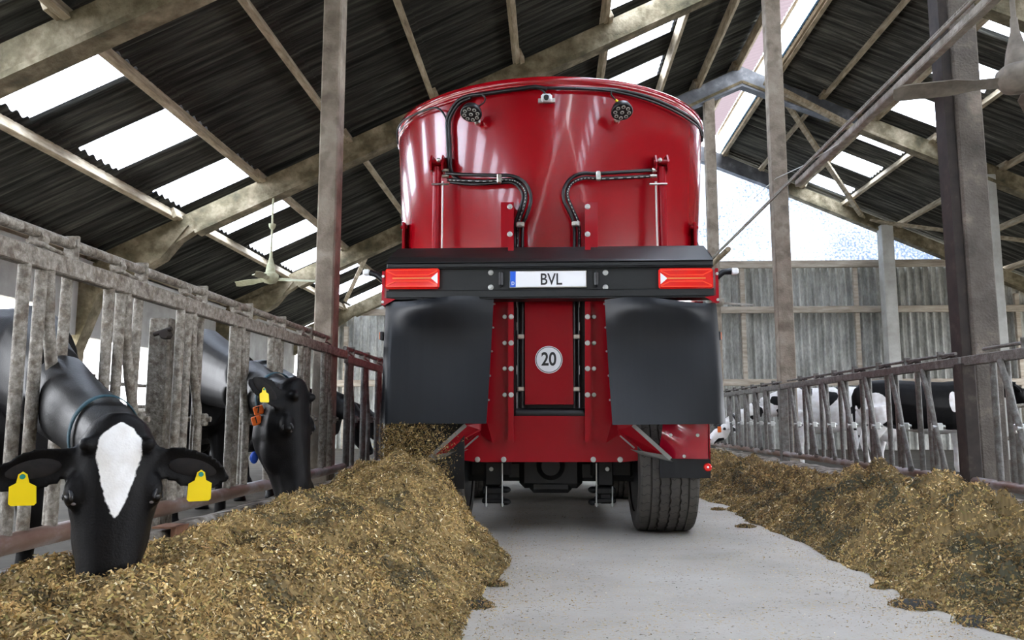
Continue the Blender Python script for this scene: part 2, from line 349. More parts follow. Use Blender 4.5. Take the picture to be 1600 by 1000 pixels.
# ================================================================== BUILDING
XE, XR, XW = -7.0, 4.18, 15.8            # left eave, ridge, right eave
YB, YG = -13.3, 21.9                      # closed end behind, gable end
def zl(x): return CH+5.72+.459*x + .1    # sheet plane left
def zr(x): return CH+9.5-.445*x + .1
def zroof(x): return zl(x) if x < XR else zr(x)
PITCH_S = .177
def wave(y): return .024*math.sin(2*PI*y/PITCH_S)
def sheet(mb, x0, x1, y0, y1, z, lift0=0, lift1=0, n=8):
    ys = []; k = max(2, int(round((y1-y0)/PITCH_S*n)))
    ys = [y0+(y1-y0)*i/k for i in range(k+1)]
    vs = []
    for y in ys: vs += [(x0, y, z(x0)+wave(y)+lift0), (x1, y, z(x1)+wave(y)+lift1)]
    vs2 = [(a, b, c+.007) for a, b, c in vs]; n0 = len(vs)
    fs = [(2*i, 2*i+2, 2*i+3, 2*i+1) for i in range(k)]
    fs2 = [tuple(n0+j for j in f[::-1]) for f in fs]
    e = [(2*i+n0, 2*i+2+n0, 2*i+2, 2*i) for i in range(k)] + [(2*i+1, 2*i+3, 2*i+3+n0, 2*i+1+n0) for i in range(k)]
    mb.add(vs+vs2, fs+fs2, True); mb.add(vs+vs2, e)
PUR_L = [-7.0, -5.7, -4.43, -3.1, -1.75, -.46, .9, 2.25, 3.2, 4.05]
PUR_R = [4.9, 5.88, 6.98, 8.12, 9.52, 10.96, 12.3, 13.6, 14.8, 15.7]
P0L = 7.16; PL = 1.785; P0R = 20.68-1.74*15; PR_ = 1.74; WS = .88
def holes_L(i):   # (row index) -> skylight y ranges
    if i in (1, 6):
        return [(P0L+PL*k, P0L+PL*k+WS) for k in range(-11, 9)]
    return []
def holes_R(i):
    if i in (2,): return [(P0R+PR_*k, P0R+PR_*k+.8) for k in range(-4, 16)]
    return []
roofL, roofR = MB(), MB(); panes = []
def fill(mb, x0, x1, hs, z, l0, l1, side, row):
    y = YB; g0, g1 = (x0+.08, x1-.1) if side == 'L' else (x0+.02, x1-.05)
    for a, b in hs:
        if a > y: sheet(mb, x0, x1, y, a, z, l0, l1)
        g = MB(); sheet(g, g0, g1, a, b, z, l0+.004, l1+.004, 6); panes.append((g, side, row, a)); y = b
    if y < YG+.3: sheet(mb, x0, x1, y, YG+.3, z, l0, l1)
fill(roofL, -7.3, -6.95, [], zl, 0, 0, 'L', -1)
for i in range(len(PUR_L)-2):
    fill(roofL, PUR_L[i]-.1, PUR_L[i+1]+.06, holes_L(i), zl, .012, 0, 'L', i)
fill(roofL, 3.1, 4.12, [], zl, .012, 0, 'L', 8)
for i in range(len(PUR_R)-1):
    fill(roofR, PUR_R[i]-.06, PUR_R[i+1]+.1, holes_R(i), zr, 0, .012, 'R', i)
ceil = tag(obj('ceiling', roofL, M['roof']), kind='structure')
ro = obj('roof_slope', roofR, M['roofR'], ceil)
# raised ridge cap, its lit look put in by translucency; then the open slot
g = MB(); sheet(g, 4.0, 4.78, YB, YG+.3, lambda x: zl(4.0)+.16+.3*(x-4.0), .03, .03, 6)
tag(obj('window_1', g, M['ridge_cap_lit']), kind='structure')
nwin = 2
for g, side, row, a in panes:
    tag(obj('window_%d' % nwin, g, M['sky_sheet']), kind='structure'); nwin += 1
FR = [-8.3+5*k for k in range(6)]+[21.7]  # frame planes
FR = [-13.3, -8.3, -3.3, 1.7, 6.7, 11.7, 16.7, 21.7]
def purlin(x, z, slope, ww=.075, hh=.16, y0=YB, y1=YG+.1):
    mb = MB(); up = V((-slope, 0, 1)).normalized()
    yy = [y0]+[f for f in FR if y0 < f < y1]+[y1]
    for k, (a, b) in enumerate(zip(yy[:-1], yy[1:])):   # lengths lap over each frame
        off = .033 if k % 2 else -.033
        c = V((x+off, 0, z-.03-hh/2)); p0, p1 = V((c.x, max(y0, a-.28), c.z)), V((c.x, min(y1, b+.28), c.z))
        mb.beam(p0, p1, ww, hh, up, b=.006)
    return obj('purlin', mb, M['timber'], ceil)
for x in PUR_L: purlin(x, zl(x)-.0, .45)
for x in PUR_R: purlin(x, zr(x)-.0, -.445)
# rafters of the portal frames, under the purlins
def rafter_l(x, d=0): return zl(x)-.2-d
def rafter(y, m=None, hl=.32, w=.17, mk=None):
    m = m or M['concrete_beam']
    o = None
    for (xa, xb, zf, sgn) in ((XE-.1, XR, zl, 1), (XW+.1, XR, zr, -1)):
        mb = MB(); za, zb = zf(xa)-.15, zf(xb)-.15
        dep = hl
        pr = [(xa, y-w/2, za), (xb, y-w/2, zb), (xb, y-w/2, zb-dep*1.05), (xa+sgn*1.7, y-w/2, zf(xa+sgn*1.7)-.15-dep), (xa, y-w/2, za-dep-.35)]
        mb.prism(pr, (0, w, 0))
        # bottom flange
        a, b = V((xa+sgn*1.7, y, zf(xa+sgn*1.7)-.15-dep-.03)), V((xb, y, zb-dep*1.05-.02)); mb.beam(a, b, w+.08, .06, (0, 0, 1))
        o = obj('rafter', mb, m, ceil)
    return o
for y in FR[:-1]: rafter(y, M['concrete_beam'])
rafter(FR[-1], M['concrete_beam'], hl=.3)
# painted apex plates on the two far frames
for y in (16.7, 21.65):
    mb = MB()
    for s, zf in ((-1, zl), (1, zr)):
        xa, xb = XR+s*2.4, XR; mb.prism([(xa, y-.11, zf(xa)-.18), (xb, y-.11, zf(xb)-.16), (xb, y-.11, zf(xb)-.6), (xa, y-.11, zf(xa)-.52)], (0, .22, 0))
    obj('apex_beam', mb, M['steelgrey'], ceil)
mb = MB(); mb.beam((4.88, YB, zr(4.88)-.02), (4.88, YG, zr(4.88)-.02), .05, .16, (0, 0, 1)); obj('ridge_board', mb, M['timber'], ceil)
mb = MB(); mb.tube([(4.83, YB, zr(4.8)-.02), (4.83, YG, zr(4.8)-.02)], .022, 8); obj('ridge_rail', mb, mat('blue_paint', (.12, .3, .55), .5), ceil)
mb = MB(); mb.beam((4.79, YB, zl(4.0)+.35), (4.79, YG, zl(4.0)+.35), .03, .08, (0, 0, 1)); obj('ridge_board', mb, M['timber'], ceil)
# wind braces under the right slope
def brace(a, b, ww=.14, hh=.06, m='timber'):
    mb = MB(); mb.beam(a, b, ww, hh, (.4, 0, 1), b=.005); obj('wind_brace', mb, M[m], ceil)
def onR(px, py, off=-.24):
    d = ray(px, py); k = CH+9.6+off; t = (k-CH)/(d.z+.445*d.x); return V((d.x*t, d.y*t, CH+d.z*t))
def onL(px, py, off=-.24):
    d = ray(px, py); k = CH+5.82+off; t = (k-CH)/(d.z-.459*d.x); return V((d.x*t, d.y*t, CH+d.z*t))
brace(onR(1222, 150, -.3), onR(1350, 343, -.3)); brace(onR(1345, 343, -.3), onR(1600, 376, -.3))
brace(onR(1195, 128, -.62), onR(1335, 200, -.62), .12, .1)
brace(onL(540, 470, -.3), onL(575, 395, -.3), .1, .06)

# gutter boards at the left eave and side walls
mb = MB(); mb.box(-7.2, -7.1, YB, YG, 3.2, 3.43); mb.box(-7.14, -6.95, YB, YG, 3.12, 3.2); obj('eave_board', mb, M['post_pale'], ceil)
wl_ = MB(); wl_.box(-7.3, -7.15, YB, YG, 0, 1.0); wl_.box(-7.26, -7.15, 10.8, YG, 2.08, 3.3); wl_.box(-7.26, -7.15, YB, 10.8, 2.43, 3.3)
wlo = struct('wall_left', wl_, M['wallc'])
wr = MB(); wr.box(15.85, 16.0, YB, YG, 0, 1.1); struct('wall_right', wr, M['wallc'])
mb = MB()
for z in (1.0, 1.3): mb.tube([(-5.9, 4, z), (-5.9, 21, z)], .028, 8)
rr = thing('stall_rail', 'grey tube rails in front of the bright side opening, behind the left feed barrier', 'rail', (-5.9, 12, 0))
obj('rail', mb, M['galv'], rr)
for y in (5, 7.5, 10, 12.5, 15, 17.5, 20):
    mb = MB(); mb.tube([(-5.9, y, 0), (-5.9, y, 1.4)], .03, 8); obj('upright', mb, M['galv'], rr)
for y in (9.3, 11.0, 12.7, 14.4):
    mb = MB(); mb.tube([(-5.9, y, .95), (-5.2, y, .95), (-4.6, y, .9), (-4.35, y, .7), (-4.5, y, .5), (-5.2, y, .42), (-5.9, y, .4)], .025, 8); obj('stall_divider', mb, M['galv'], rr)

# gable wall: corrugated below, translucent above
def gab(mb, x0, x1, zf0, zf1, y, pitch=.21, amp=.038, n=12):
    k = max(2, int((x1-x0)/pitch*n)); vs = []
    for i in range(k+1):
        x = x0+(x1-x0)*i/k; ph = (x/pitch) % 1; d = amp*(1 if ph < .35 else (-1 if ph < .85 else 0)) if amp > .02 else amp*math.sin(2*PI*ph)
        d = amp*math.tanh(4*math.sin(2*PI*x/pitch)+2.2)
        vs += [(x, y+d, zf0(x)), (x, y+d, zf1(x))]
    vb = [(a, b+.01, c) for a, b, c in vs]; n0 = len(vs)
    mb.add(vs+vb, [(2*i, 2*i+2, 2*i+3, 2*i+1) for i in range(k)]+[(n0+2*i+1, n0+2*i+3, n0+2*i+2, n0+2*i) for i in range(k)])
zc = lambda z: (lambda x: z)
gw = MB()
gab(gw, -7.1, -3.6, zc(.0), lambda x: zroof(x)-.25, 22.0)
gab(gw, -3.6, 16.0, zc(1.75), lambda x: min(5.0, zroof(x)-.25), 22.0)
gab(gw, -3.6, 16, zc(0), zc(1.75), 22.03)
wb = struct('wall_back', gw, M['gable'])
gg = MB()
def top(x): return zroof(x)-.3
xs = [-3.6+.2*i for i in range(80)]
xs = [x for x in xs if top(x) > 5.05]
gv = []
for x in xs: gv += [(x, 22.0, 5.0), (x, 22.0, top(x))]
gg.add(gv, [(2*i, 2*i+2, 2*i+3, 2*i+1) for i in range(len(xs)-1)])
tag(obj('window_%d' % nwin, gg, M['gable_glass']), kind='structure')
for z in (5.05, 3.79, 1.81):
    mb = MB(); mb.box(-6.5, 15.8 if z < 5 else 12.0, 21.78, 21.88, z-.09, z+.09, b=.01)
    if z > 5: mb = MB(); mb.box(-3.6, 11.6, 21.78, 21.88, z-.1, z+.1, b=.01)
    obj('rail', mb, M['gable_timber'], wb)
for x, zt in ((8.36, 5.1), (5.3, 5.1), (-5.7, 3.4), (-4.3, 4.0), (12.6, 4.2)):
    mb = MB(); mb.box(x-.06, x+.06, 21.82, 21.92, 0, zt, b=.01); obj('stud', mb, M['gable_timber'], wb)
mb = MB(); mb.box(8.95, 9.27, 21.4, 21.72, 0, zroof(9.1)-.33, b=.015); obj('gable_post', mb, M['post_pale'], wb)

for a, b in ((-7.2, -2.0), (3.25, 15.9)):
    mb = MB(); mb.box(a, b, YB, YG, 0, .015); struct('floor', mb, M['alley'])
# unseen front gable added behind the camera, doors shut to cut the light
fw = MB(); fw.box(-7.3, -2.6, YB-.15, YB, 0, 3.2); fw.box(4.2, 16, YB-.15, YB, 0, 3.2)
fw.prism([(-7.3, YB, 3.2), (-2.6, YB, 3.2), (-2.6, YB, 3.9), (4.2, YB, 3.9), (4.2, YB, 3.2), (16, YB, 3.2), (XR, YB, zroof(XR)-.1)], (0, -.12, 0))
struct('wall_front', fw, M['gable'])
for k, (a, b) in enumerate(((-2.6, .8), (.8, 4.2))):
    dm = MB(); dm.box(a+.01, b-.01, YB-.1, YB-.04, .02, 3.9)
    for z in (.3, 2.0, 3.6): dm.box(a+.03, b-.03, YB-.04, YB, z-.07, z+.07)
    struct('door_%d' % (k+1), dm, M['timber'])
# floor
mb = MB(); mb.box(-40, 40, -40, 70, -.1, 0); struct('floor', mb, M['floor'])

# support posts
def post(x0, x1, y0, y1, zt, m, label, extra=None):
    mb = MB(); mb.box(x0, x1, y0, y1, 0, zt, b=.014)
    r = thing('support_post', label, 'post', ((x0+x1)/2, (y0+y1)/2, 0), 'support posts')
    obj('shaft', mb, m, r)
    if extra: extra(r)
    return r
rz = lambda x: zroof(x)-.5
post(-2.01, -1.845, 6.62, 6.82, rz(-1.9), M['post'], 'brown concrete roof post rising from behind the left feed barrier')
post(-2.02, -1.83, 11.62, 11.82, rz(-1.9), M['post'], 'roof post hidden behind the left side of the red wagon')
def steel(r):
    mb = MB(); mb.box(3.36, 3.435, 6.63, 6.8, 0, zroof(3.4)-.55); obj('steel_channel', mb, M['rust'], r)
post(3.44, 3.66, 6.6, 6.84, rz(3.55), M['post_dark'], 'thick soiled concrete post with cobwebs, nearest on the right', steel)
post(3.31, 3.54, 11.6, 11.8, rz(3.4), M['post'], 'slender concrete post behind the right feed barrier, right of the wagon')
post(3.36, 3.58, 16.6, 16.8, rz(3.5), M['post'], 'far concrete post just right of the wagon hopper')
post(9.02, 9.36, 16.6, 16.9, rz(9.2)+.1, M['post_pale'], 'pale concrete post behind the thick soiled post')
for y in (6.7, 11.7, 16.7):      # portal legs along the left eave, widening into the knee
    mb = MB(); mb.prism([(-7.4, y-.13, 0), (-7.2, y-.13, 0), (-7.15, y-.13, 1.85), (-6.85, y-.13, 2.7), (-5.9, y-.13, 3.25), (-5.5, y-.13, 3.75), (-7.4, y-.13, 3.0)], (0, .26, 0))
    lab = {6.7: 'concrete wall column out of frame on the left', 11.7: 'olive-stained concrete knee column behind the near black cow', 16.7: 'olive-stained knee column seen above the black cow with orange collar numbers'}[y]
    if y > 7:
        r = thing('portal_column', lab, 'column', (-7.25, y, 0), 'portal columns on the left wall'); obj('leg', mb, M['concrete_beam'], r)
# short fence posts
def fpost(x, y, zt, ww, m, label):
    r = thing('fence_post', label, 'post', (x, y, 0), 'feed barrier posts'); mb = MB(); mb.box(x-ww/2, x+ww/2, y-.07, y+.07, 0, zt, b=.008); obj('post', mb, m, r)
    mb = MB(); mb.tube([(x-.01, y-.1, zt-.09), (x+.08, y-.1, zt-.06)], .012, 8); mb.cyl((x+.05, y-.12, zt-.09), (x+.05, y-.07, zt-.09), .025, 6); obj('bolt', mb, M['rust'], r)
fpost(-1.99, 4.0, 1.335, .11, M['galv'], 'grey box post with a bolt, behind the bars between the two near cows')
for y, lab in ((6.12, 'flat steel barrier post in front of the thick soiled post'), (10.85, 'slim steel barrier post below the slender concrete post'), (15.6, 'far steel barrier post right beside the wagon')):
    r = thing('fence_post', lab, 'post', (3.12, y, 0), 'feed barrier posts'); mb = MB(); mb.box(3.06, 3.16, y-.06, y+.06, .12, 1.235, b=.006); obj('post', mb, M['galvR'] if y > 7 else M['rust'], r)
    mb = MB(); mb.box(3.02, 3.2, y-.1, y+.1, .14, .2, b=.01); obj('clamp', mb, M['galvR'], r)

# horizontal service pipe on the right
pr = thing('service_pipe', 'long dusty pipe and angle beam slung along the posts on the right', 'pipe', (3.2, 9, 3.9))
mb = MB(); mb.tube([(3.2, 1, 3.96), (3.2, 16.2, 3.96)], .024, 10); obj('pipe', mb, M['galv'], pr)
mb = MB(); mb.tube([(3.15, 1, 3.9), (3.15, 15.5, 3.9)], .016, 8); obj('cable_tube', mb, M['cobweb'], pr)
mb = MB(); mb.box(3.2, 3.235, 1, 10.2, 3.83, 3.9, b=.005); mb.box(3.2, 3.27, 1, 10.2, 3.82, 3.833, b=.003); obj('angle_beam', mb, M['cobweb'], pr)
mb = MB(); mb.tube([(3.22, 14.2, 3.86), (3.22, 18.6, 3.86)], .05, 8); obj('far_pipe', mb, M['timber'], pr)
mb = MB(); p = at(1212, 279, 11.55); q = atX(1310, 225, 3.12); mb.tube([p, (p+q)/2-V((0, 0, .03)), q], .006, 5); p2 = at(1178, 310, 12.3)
mb.tube([p, p2], .005, 5); solo('guy_wire', mb, M['chrome'], 'thin wire tied from the slender right post to the pipe', 'wire')

# ceiling fans
def fan(pos, zt, rad, m, label, angs, hubm=None):
    x, y, z = pos; r = thing('ceiling_fan', label, 'fan', (x, y, z), 'ceiling fans')
    mb = MB(); mb.tube([(x, y, z+.12), (x, y, z+.42), (x, y, zt)], [.016, .016, .016], 8); obj('down_rod', mb, m, r)
    mb = MB(); mb.tube([(x, y, z+.1), (x, y, z+.2), (x, y, z+.34), (x, y, z+.42)], [.075, .06, .025, .022], 14)
    mb.tube([(x, y, zt-.5), (x, y, zt-.46), (x, y, zt-.42)], [.03, .05, .055], 12); obj('canopy', mb, m, r)
    mb = MB(); mb.tube([(x, y, z-.07), (x, y, z-.05), (x, y, z+.0), (x, y, z+.07), (x, y, z+.1), (x, y, z+.115)], [.03, .09, .125, .125, .09, .05], 18); obj('motor', mb, m, r)
    for a in angs:
        ca, sa = math.cos(a), math.sin(a); mb = MB(); d = V((ca, sa, 0)); n = V((-sa, ca, 0))
        def fn(u, v):
            rr = .1+u*(rad-.1); ww = .022 if u < .25 else .022+.045*min(1, (u-.25)/.2)
            ww *= (1 if u < .9 else math.sqrt(max(0.02, 1-((u-.9)/.1)**2)))
            return V((x, y, z)) + d*rr + n*(v-.5)*2*ww + V((0, 0, (v-.5)*.05-.03*u))
        mb.grid(fn, 20, 4, th=(0, 0, .006)); obj('blade', mb, m, r)
    return r
fl = at(425, 438, 11.7); fan((fl.x, 11.62, fl.z), zl(fl.x)-.52, .68, M['fan_olive'], 'pale olive ceiling fan hanging on a long rod, left of the wagon', [.05, 2.75, 4.75])
fr = at(1592, 128, 4.9); fan((fr.x, 4.9, fr.z), fr.z+1.35, .74, M['fan'], 'dusty brown ceiling fan at the top right edge of the frame', [PI-.12, 5.0, .9])
mb = MB(); mb.box(fr.x-.35, fr.x+.15, 4.85, 4.95, fr.z+1.33, fr.z+1.38); solo('fan_bracket', mb, M['rust'], 'steel arm holding the dusty fan at top right', 'bracket')
ff = at(1122, 474, 16.0); fan((ff.x, 16.0, ff.z), 3.78, .75, M['fan'], 'far pale fan with one blade showing right of the wagon bumper', [.1, 2.3, 4.4])

# ================================================================== FEED BARRIERS AND CURBS
def barrier(xf, y0, y1, units, zt, zb, m, lock_open, label, mirror, railm, pipe):
    r = thing('feed_barrier', label, 'barrier', (xf, (y0+y1)/2, 0), 'self-locking feed barriers')
    sg = -1 if mirror else 1        # direction in y from the plain bar towards the locking bar
    inn = -1 if xf < 0 else 1       # cow side
    rh = .072
    mb = MB(); mb.box(xf-.022, xf+.022, y0, y1, zt-rh, zt, b=.005); obj('top_rail', mb, m, r)
    mb = MB(); mb.tube([(xf, y0, zb), (xf, y1, zb)], .036, 14)
    obj('bottom_rail', mb, railm, r)
    ztop = zt-rh
    for ya in units:
        jit = random.uniform(-.006, .006)
        mb = MB(); mb.tube([(xf, ya, zb), (xf, ya+jit, ztop+.01)], .0225, 10); obj('upright', mb, m, r)
        yb = ya+sg*(.16 if lock_open else .105)
        mb = MB(); mb.tube([(xf+inn*.01, yb, zb), (xf+inn*.01, yb, ztop+.01)], .022, 10); obj('upright', mb, m, r)
        yp = ya+sg*.27; zp = .82 if xf < 0 else .76
        mb = MB(); mb.tube([(xf, ya+sg*.13, ztop+.01), (xf, ya+sg*.15, 1.16), (xf, ya+sg*.19, 1.0), (xf, ya+sg*.235, zp+.06), (xf, ya+sg*.25, zp-.02), (xf, ya+sg*.25, zb)], .022, 10); obj('bent_bar', mb, m, r)
        if lock_open: a, b = (xf-inn*.035, ya+sg*.16, ztop+.01), (xf-inn*.035, ya+sg*.46, zb+.05)
        else: a, b = (xf+inn*.035, ya+sg*.30, ztop+.01), (xf+inn*.035, ya+sg*.285, zb+.03)
        mb = MB(); mb.tube([a, b], .021, 10)
        if lock_open: mb.tube([V(b)-V((0, 0, .005)), V(b)-V((0, 0, .035))], .026, 10)
        obj('locking_bar', mb, m, r)
        mb = MB(); mb.box(xf-.04, xf+.045, yp-.03, yp+.012, zp-.035, zp+.03, b=.008); mb.cyl((xf+.04, yp-.01, zp), (xf+.065, yp-.01, zp), .014, 8); mb.cyl((xf-.06, yp+.07*sg*(1 if lock_open else 0), zp), (xf-.03, yp+.07*sg*(1 if lock_open else 0), zp), .014, 8)
        obj('pivot', mb, M['bolt'] if lock_open else m, r)
    # release pipe with brackets and latches
    mb = MB(); py0, py1 = pipe; pz = zt+(.074 if xf < 0 else .04); pr_ = .021 if xf < 0 else .013
    mb.tube([(xf+inn*.045, py0, pz), (xf+inn*.045, py1, pz)], pr_, 10); obj('release_pipe', mb, m, r)
    for ya in units:
        yc = ya+sg*.33
        if not (py0 < yc < py1): continue
        mb = MB(); mb.box(xf+inn*.015, xf+inn*.075, yc-.008, yc+.008, zt-.01, pz+.035, b=.004); obj('bracket', mb, m, r)
        mb = MB(); mb.tube([(xf, yc-.33, zt+.015), (xf, yc-.25, zt+.022), (xf, yc-.17, zt+.012), (xf, yc-.12, zt+.012)], .009, 6)
        mb.tube([(xf+inn*.045, yc-.22, pz-.024), (xf+inn*.045, yc-.18, pz-.024)], pr_+.008, 8)
        obj('latch', mb, M['rust'] if xf > 0 else m, r)
    return r
UL = [3.195-.628*2+.628*k for k in range(0, 8)]
UL = [2.0, 2.66, 3.20, 3.845, 4.505, 5.135, 5.76, 6.37]
barrier(-1.84, .6, 7.05, [.75, 1.38]+UL, 1.43, .40, M['galv'], False, 'near left feed barrier, mud-spattered bars with two cows at it', False, M['railsteel'], (.6, 6.75))
barrier(-1.84, 7.07, 12.5, [7.12+.63*k for k in range(8)], 1.395, .36, M['galvR'], False, 'far left feed barrier leading to the black rubber flap', False, M['railsteel'], (7.2, 12))
barrier(-1.84, 12.52, 21.0, [12.6+.63*k for k in range(13)], 1.395, .36, M['galvR'], False, 'last left feed barrier, screened by the wagon', False, M['railsteel'], (12.6, 20.8))
UR1 = [5.72-.6*k for k in range(6)]
barrier(3.1, 1.3, 6.1, UR1, 1.285, .365, M['galvR'], True, 'nearest right feed barrier, running out at the right edge', True, M['railsteel'], (1.4, 5.9))
barrier(3.1, 6.14, 10.82, [10.5-.605*k for k in range(7)][::1], 1.285, .365, M['galvR'], True, 'right feed barrier between the thick post and the slender post, black cow behind', True, M['railsteel'], (6.3, 10.7))
barrier(3.1, 10.88, 15.6, [15.3-.6*k for k in range(7)], 1.285, .355, M['galvR'], True, 'right feed barrier beside the wagon, white cow behind', True, M['railsteel'], (11, 15.5))
barrier(3.1, 15.64, 21.0, [20.6-.6*k for k in range(8)], 1.285, .355, M['galvR'], True, 'furthest right feed barrier, screened by the wagon', True, M['railsteel'], (16, 20.8))
def curb(x0, x1, zt, label, toe, ya=-2, yb=21):
    mb = MB(); n = 400; rings = []
    sg = 1 if toe > x0 else -1
    for i in range(n+1):
        y = ya+(yb-ya)*i/n; j = float(fbm(np.array(y*3.), np.array(x0*1.), 4))*.012; j2 = float(fbm(np.array(y*7.), np.array(x0*1.+5), 3))*.008
        if toe > x0: prof = [(x0, 0), (x0, .25), (-1.82, .26+j), (-1.77, .335+j2), (-1.64, zt+j2), (-1.605, zt-.03+j), (toe, 0)]
        else: prof = [(x0, 0), (x0, zt*.9), (x0+(toe-x0)*.1, zt+j), (x0+(toe-x0)*.7, zt+j2), (x0+(toe-x0)*.86, zt-.03+j), (x0+(toe-x0)*.93, zt-.09+j2), (toe, 0)]
        rings.append([V((px_, y, pz_)) for px_, pz_ in prof])
    if toe > x0: rings = [rg[::-1] for rg in rings]
    mb.loft(rings, True, False)
    return solo('trough_curb', mb, M['curb'], label, 'curb')
c1 = curb(-2.05, -1.84, .355, 'rough concrete curb under the left feed barrier', -1.58)
c2 = curb(3.32, 3.1, .265, 'concrete curb under the right feed barrier', 2.88)
jp = atX(281, 838, -1.585); mb = MB(); mb.box(-1.6, -1.575, jp.y-.06, jp.y+.06, .18, .37, b=.004); mb.box(-1.68, -1.575, jp.y-.06, jp.y+.06, .362, .37); mb.cyl((-1.575, jp.y, .3), (-1.567, jp.y, .3), .01, 8); solo('joint_plate', mb, mat('orange_rust', (.25, .1, .05), .7, ramp=[(.3, (.16, .07, .04)), (.7, (.4, .2, .12))], scale=12), 'rusty steel plate let into the left curb', 'plate')

# ================================================================== WAGON
MX = 0.0
wag = thing('feed_mixer_wagon', 'large red feed mixer wagon with black rear bumper, seen from behind in the aisle', 'wagon', (0, 7.5, 0))
YC, YF = 7.27, 9.6
def stad(z, R, n=56):
    pts = []
    for i in range(n+1): a = PI+PI*i/n; pts.append(V((R*math.cos(a), YC+R*math.sin(a), z)))
    for i in range(n//2+1): a = PI*i/(n//2); pts.append(V((R*math.cos(a), YF+R*math.sin(a), z)))
    return pts
mb = MB()
rt = lambda z: 1.357+(z-2.4)*.053
lo_ = [(.95, 1.0), (1.0, 1.12), (1.3, 1.22), (1.9, rt(1.9)+.01)]+[(z, rt(z)+.011) for z in (2.0, 2.1, 2.2, 2.3, 2.34)]; up_ = [(z, rt(z)) for z in (2.3, 2.45, 2.6, 2.75, 2.9, 3.05, 3.2, 3.3, 3.37)]
mb.loft([stad(z, R) for z, R in lo_], closed=False); mb.loft([stad(z, R) for z, R in up_], closed=False); mb.loft([stad(2.34, rt(2.34)+.011), stad(2.34, rt(2.34)-.01)], closed=False, smooth=False)
mb.loft([stad(z, R) for z, R in [(3.37, 1.37), (2.0, 1.28), (1.1, 1.0)]], closed=False)
mb.add(stad(1.12, 1.0), [tuple(range(len(stad(1, 1))))])
tub = obj('hopper', mb, M['red'], wag)
mb = MB()
rp_ = [(3.345, 1.402), (3.352, 1.418), (3.372, 1.422), (3.38, 1.412), (3.388, 1.42), (3.41, 1.43), (3.44, 1.426), (3.45, 1.41), (3.446, 1.38), (3.33, 1.37)]
mb.loft([stad(z, R) for z, R in rp_], closed=False); obj('rim', mb, M['red'], wag)
def tubY(x, z=2.5, R=None):
    R = R or (1.332+(z-2.33)*.03); return YC-math.sqrt(max(0, R*R-x*x))
def onTub(px, py, off=0.0):
    z = 2.8
    for _ in range(4):
        R = 1.357+(z-2.4)*.053+.012+off; d = ray(px, py); a = d.x**2+d.y**2; b = -2*d.y*YC; c = YC**2-R*R
        t = (-b-math.sqrt(max(0, b*b-4*a*c)))/(2*a); z = CH+d.z*t
    return V((d.x*t, d.y*t, CH+d.z*t))
# bumper
YBM = 5.5
def W(px, py, Y=YBM): return at(px, py, Y)
xl, xr = W(604, 430).x, W(1115, 430).x
zs = {k: W(860, k).z for k in (385, 408, 418, 421, 452, 466)}
def prof_ext(name, pr, x0, x1, m, parent, chL=0, chR=0):
    mb = MB(); n = len(pr)
    A = [V((x0, y, z)) for y, z in pr]; mb.prism(A, (x1-x0, 0, 0)); return obj(name, mb, m, parent)
bum = obj('bumper', (lambda mb: (mb.prism([V((xl+.01, y, z)) for y, z in [(5.54, 1.70), (5.54, 1.9), (5.62, 1.9), (5.62, 1.70)]], (xr-xl-.02, 0, 0)),
      mb.box(xl, xr, YBM, 5.66, zs[466], zs[466]+.012), mb.box(xl, xr, YBM, YBM+.012, zs[466]+.002, zs[452], b=.004), mb.box(xl, xr, YBM+.0, 5.6, zs[452]-.01, zs[452], b=.003),
      mb.box(xl, xr, YBM, YBM+.012, zs[418], zs[408], b=.004), mb.box(xl, xr, YBM, 5.56, zs[418], zs[418]+.01)) and mb)(MB()), M['black'], wag)
mb = MB()    # sloping cover with chamfered ends
t0 = zs[408]; t1 = at(860, 386, 5.72).z
ca = [V((xl, YBM, t0)), V((xr, YBM, t0)), V((xr-.005, 5.56, t0+(t1-t0)*.35)), V((at(1099, 386, 5.72).x, 5.72, t1)), V((at(622, 386, 5.72).x, 5.72, t1)), V((xl+.005, 5.56, t0+(t1-t0)*.35))]
mb.prism(ca, (0, .0, -.012)); obj('bumper_cover', mb, mat('black_cover', (.009, .0092, .0095), .36), wag)
# mudguard side plates
for s in (-1, 1):
    mb = MB(); x = xl-.012 if s < 0 else xr+.012
    mb.prism([V((x, 5.5, zs[452]+.14)), V((x, 5.5, zs[466]-.04)), V((x, 5.66, zs[466]-.04)), V((x, 5.66, zs[452]+.14))], (s*.02, 0, 0)); mb.prism([V((x, 5.49, zs[466]-.045)), V((x, 5.49, zs[466]+.01)), V((x-s*.08, 5.49, zs[466]-.0))], (0, .005, 0))
    pl = obj('side_plate', mb, M['red2'], wag)
    mb = MB()
    for z in (zs[452]+.1, zs[466]-.02): mb.cyl((x+s*.01, 5.485, z), (x+s*.01, 5.5, z), .01, 8)
    obj('bolt', mb, M['bolt'], pl)
# bolts on bumper
def bolts(name, pts, Y, r, parent, m='bolt', ln=.014):
    for (px, py) in pts:
        p = at(px, py, Y); mb = MB(); mb.tube([(p.x, Y, p.z), (p.x, Y-.004, p.z), (p.x, Y-.005, p.z)], [r, r, r*.8], 16); mb.tube([(p.x, Y-.004, p.z), (p.x, Y-ln, p.z)], r*.55, 6)
        obj(name, mb, M[m], parent)
bolts('bolt', [(767, 426), (767, 449), (946, 426), (946, 449)], 5.54, .02, bum)
for px in (783, 931):
    a = at(px, 425, 5.54); b = at(px, 449, 5.54); mb = MB(); mb.hull_box(V((a.x, 5.515, (a.z+b.z)/2)), (.03, .05, abs(a.z-b.z)), Matrix.Identity(3), .012); obj('plate_lamp', mb, M['lamp_black'], bum)
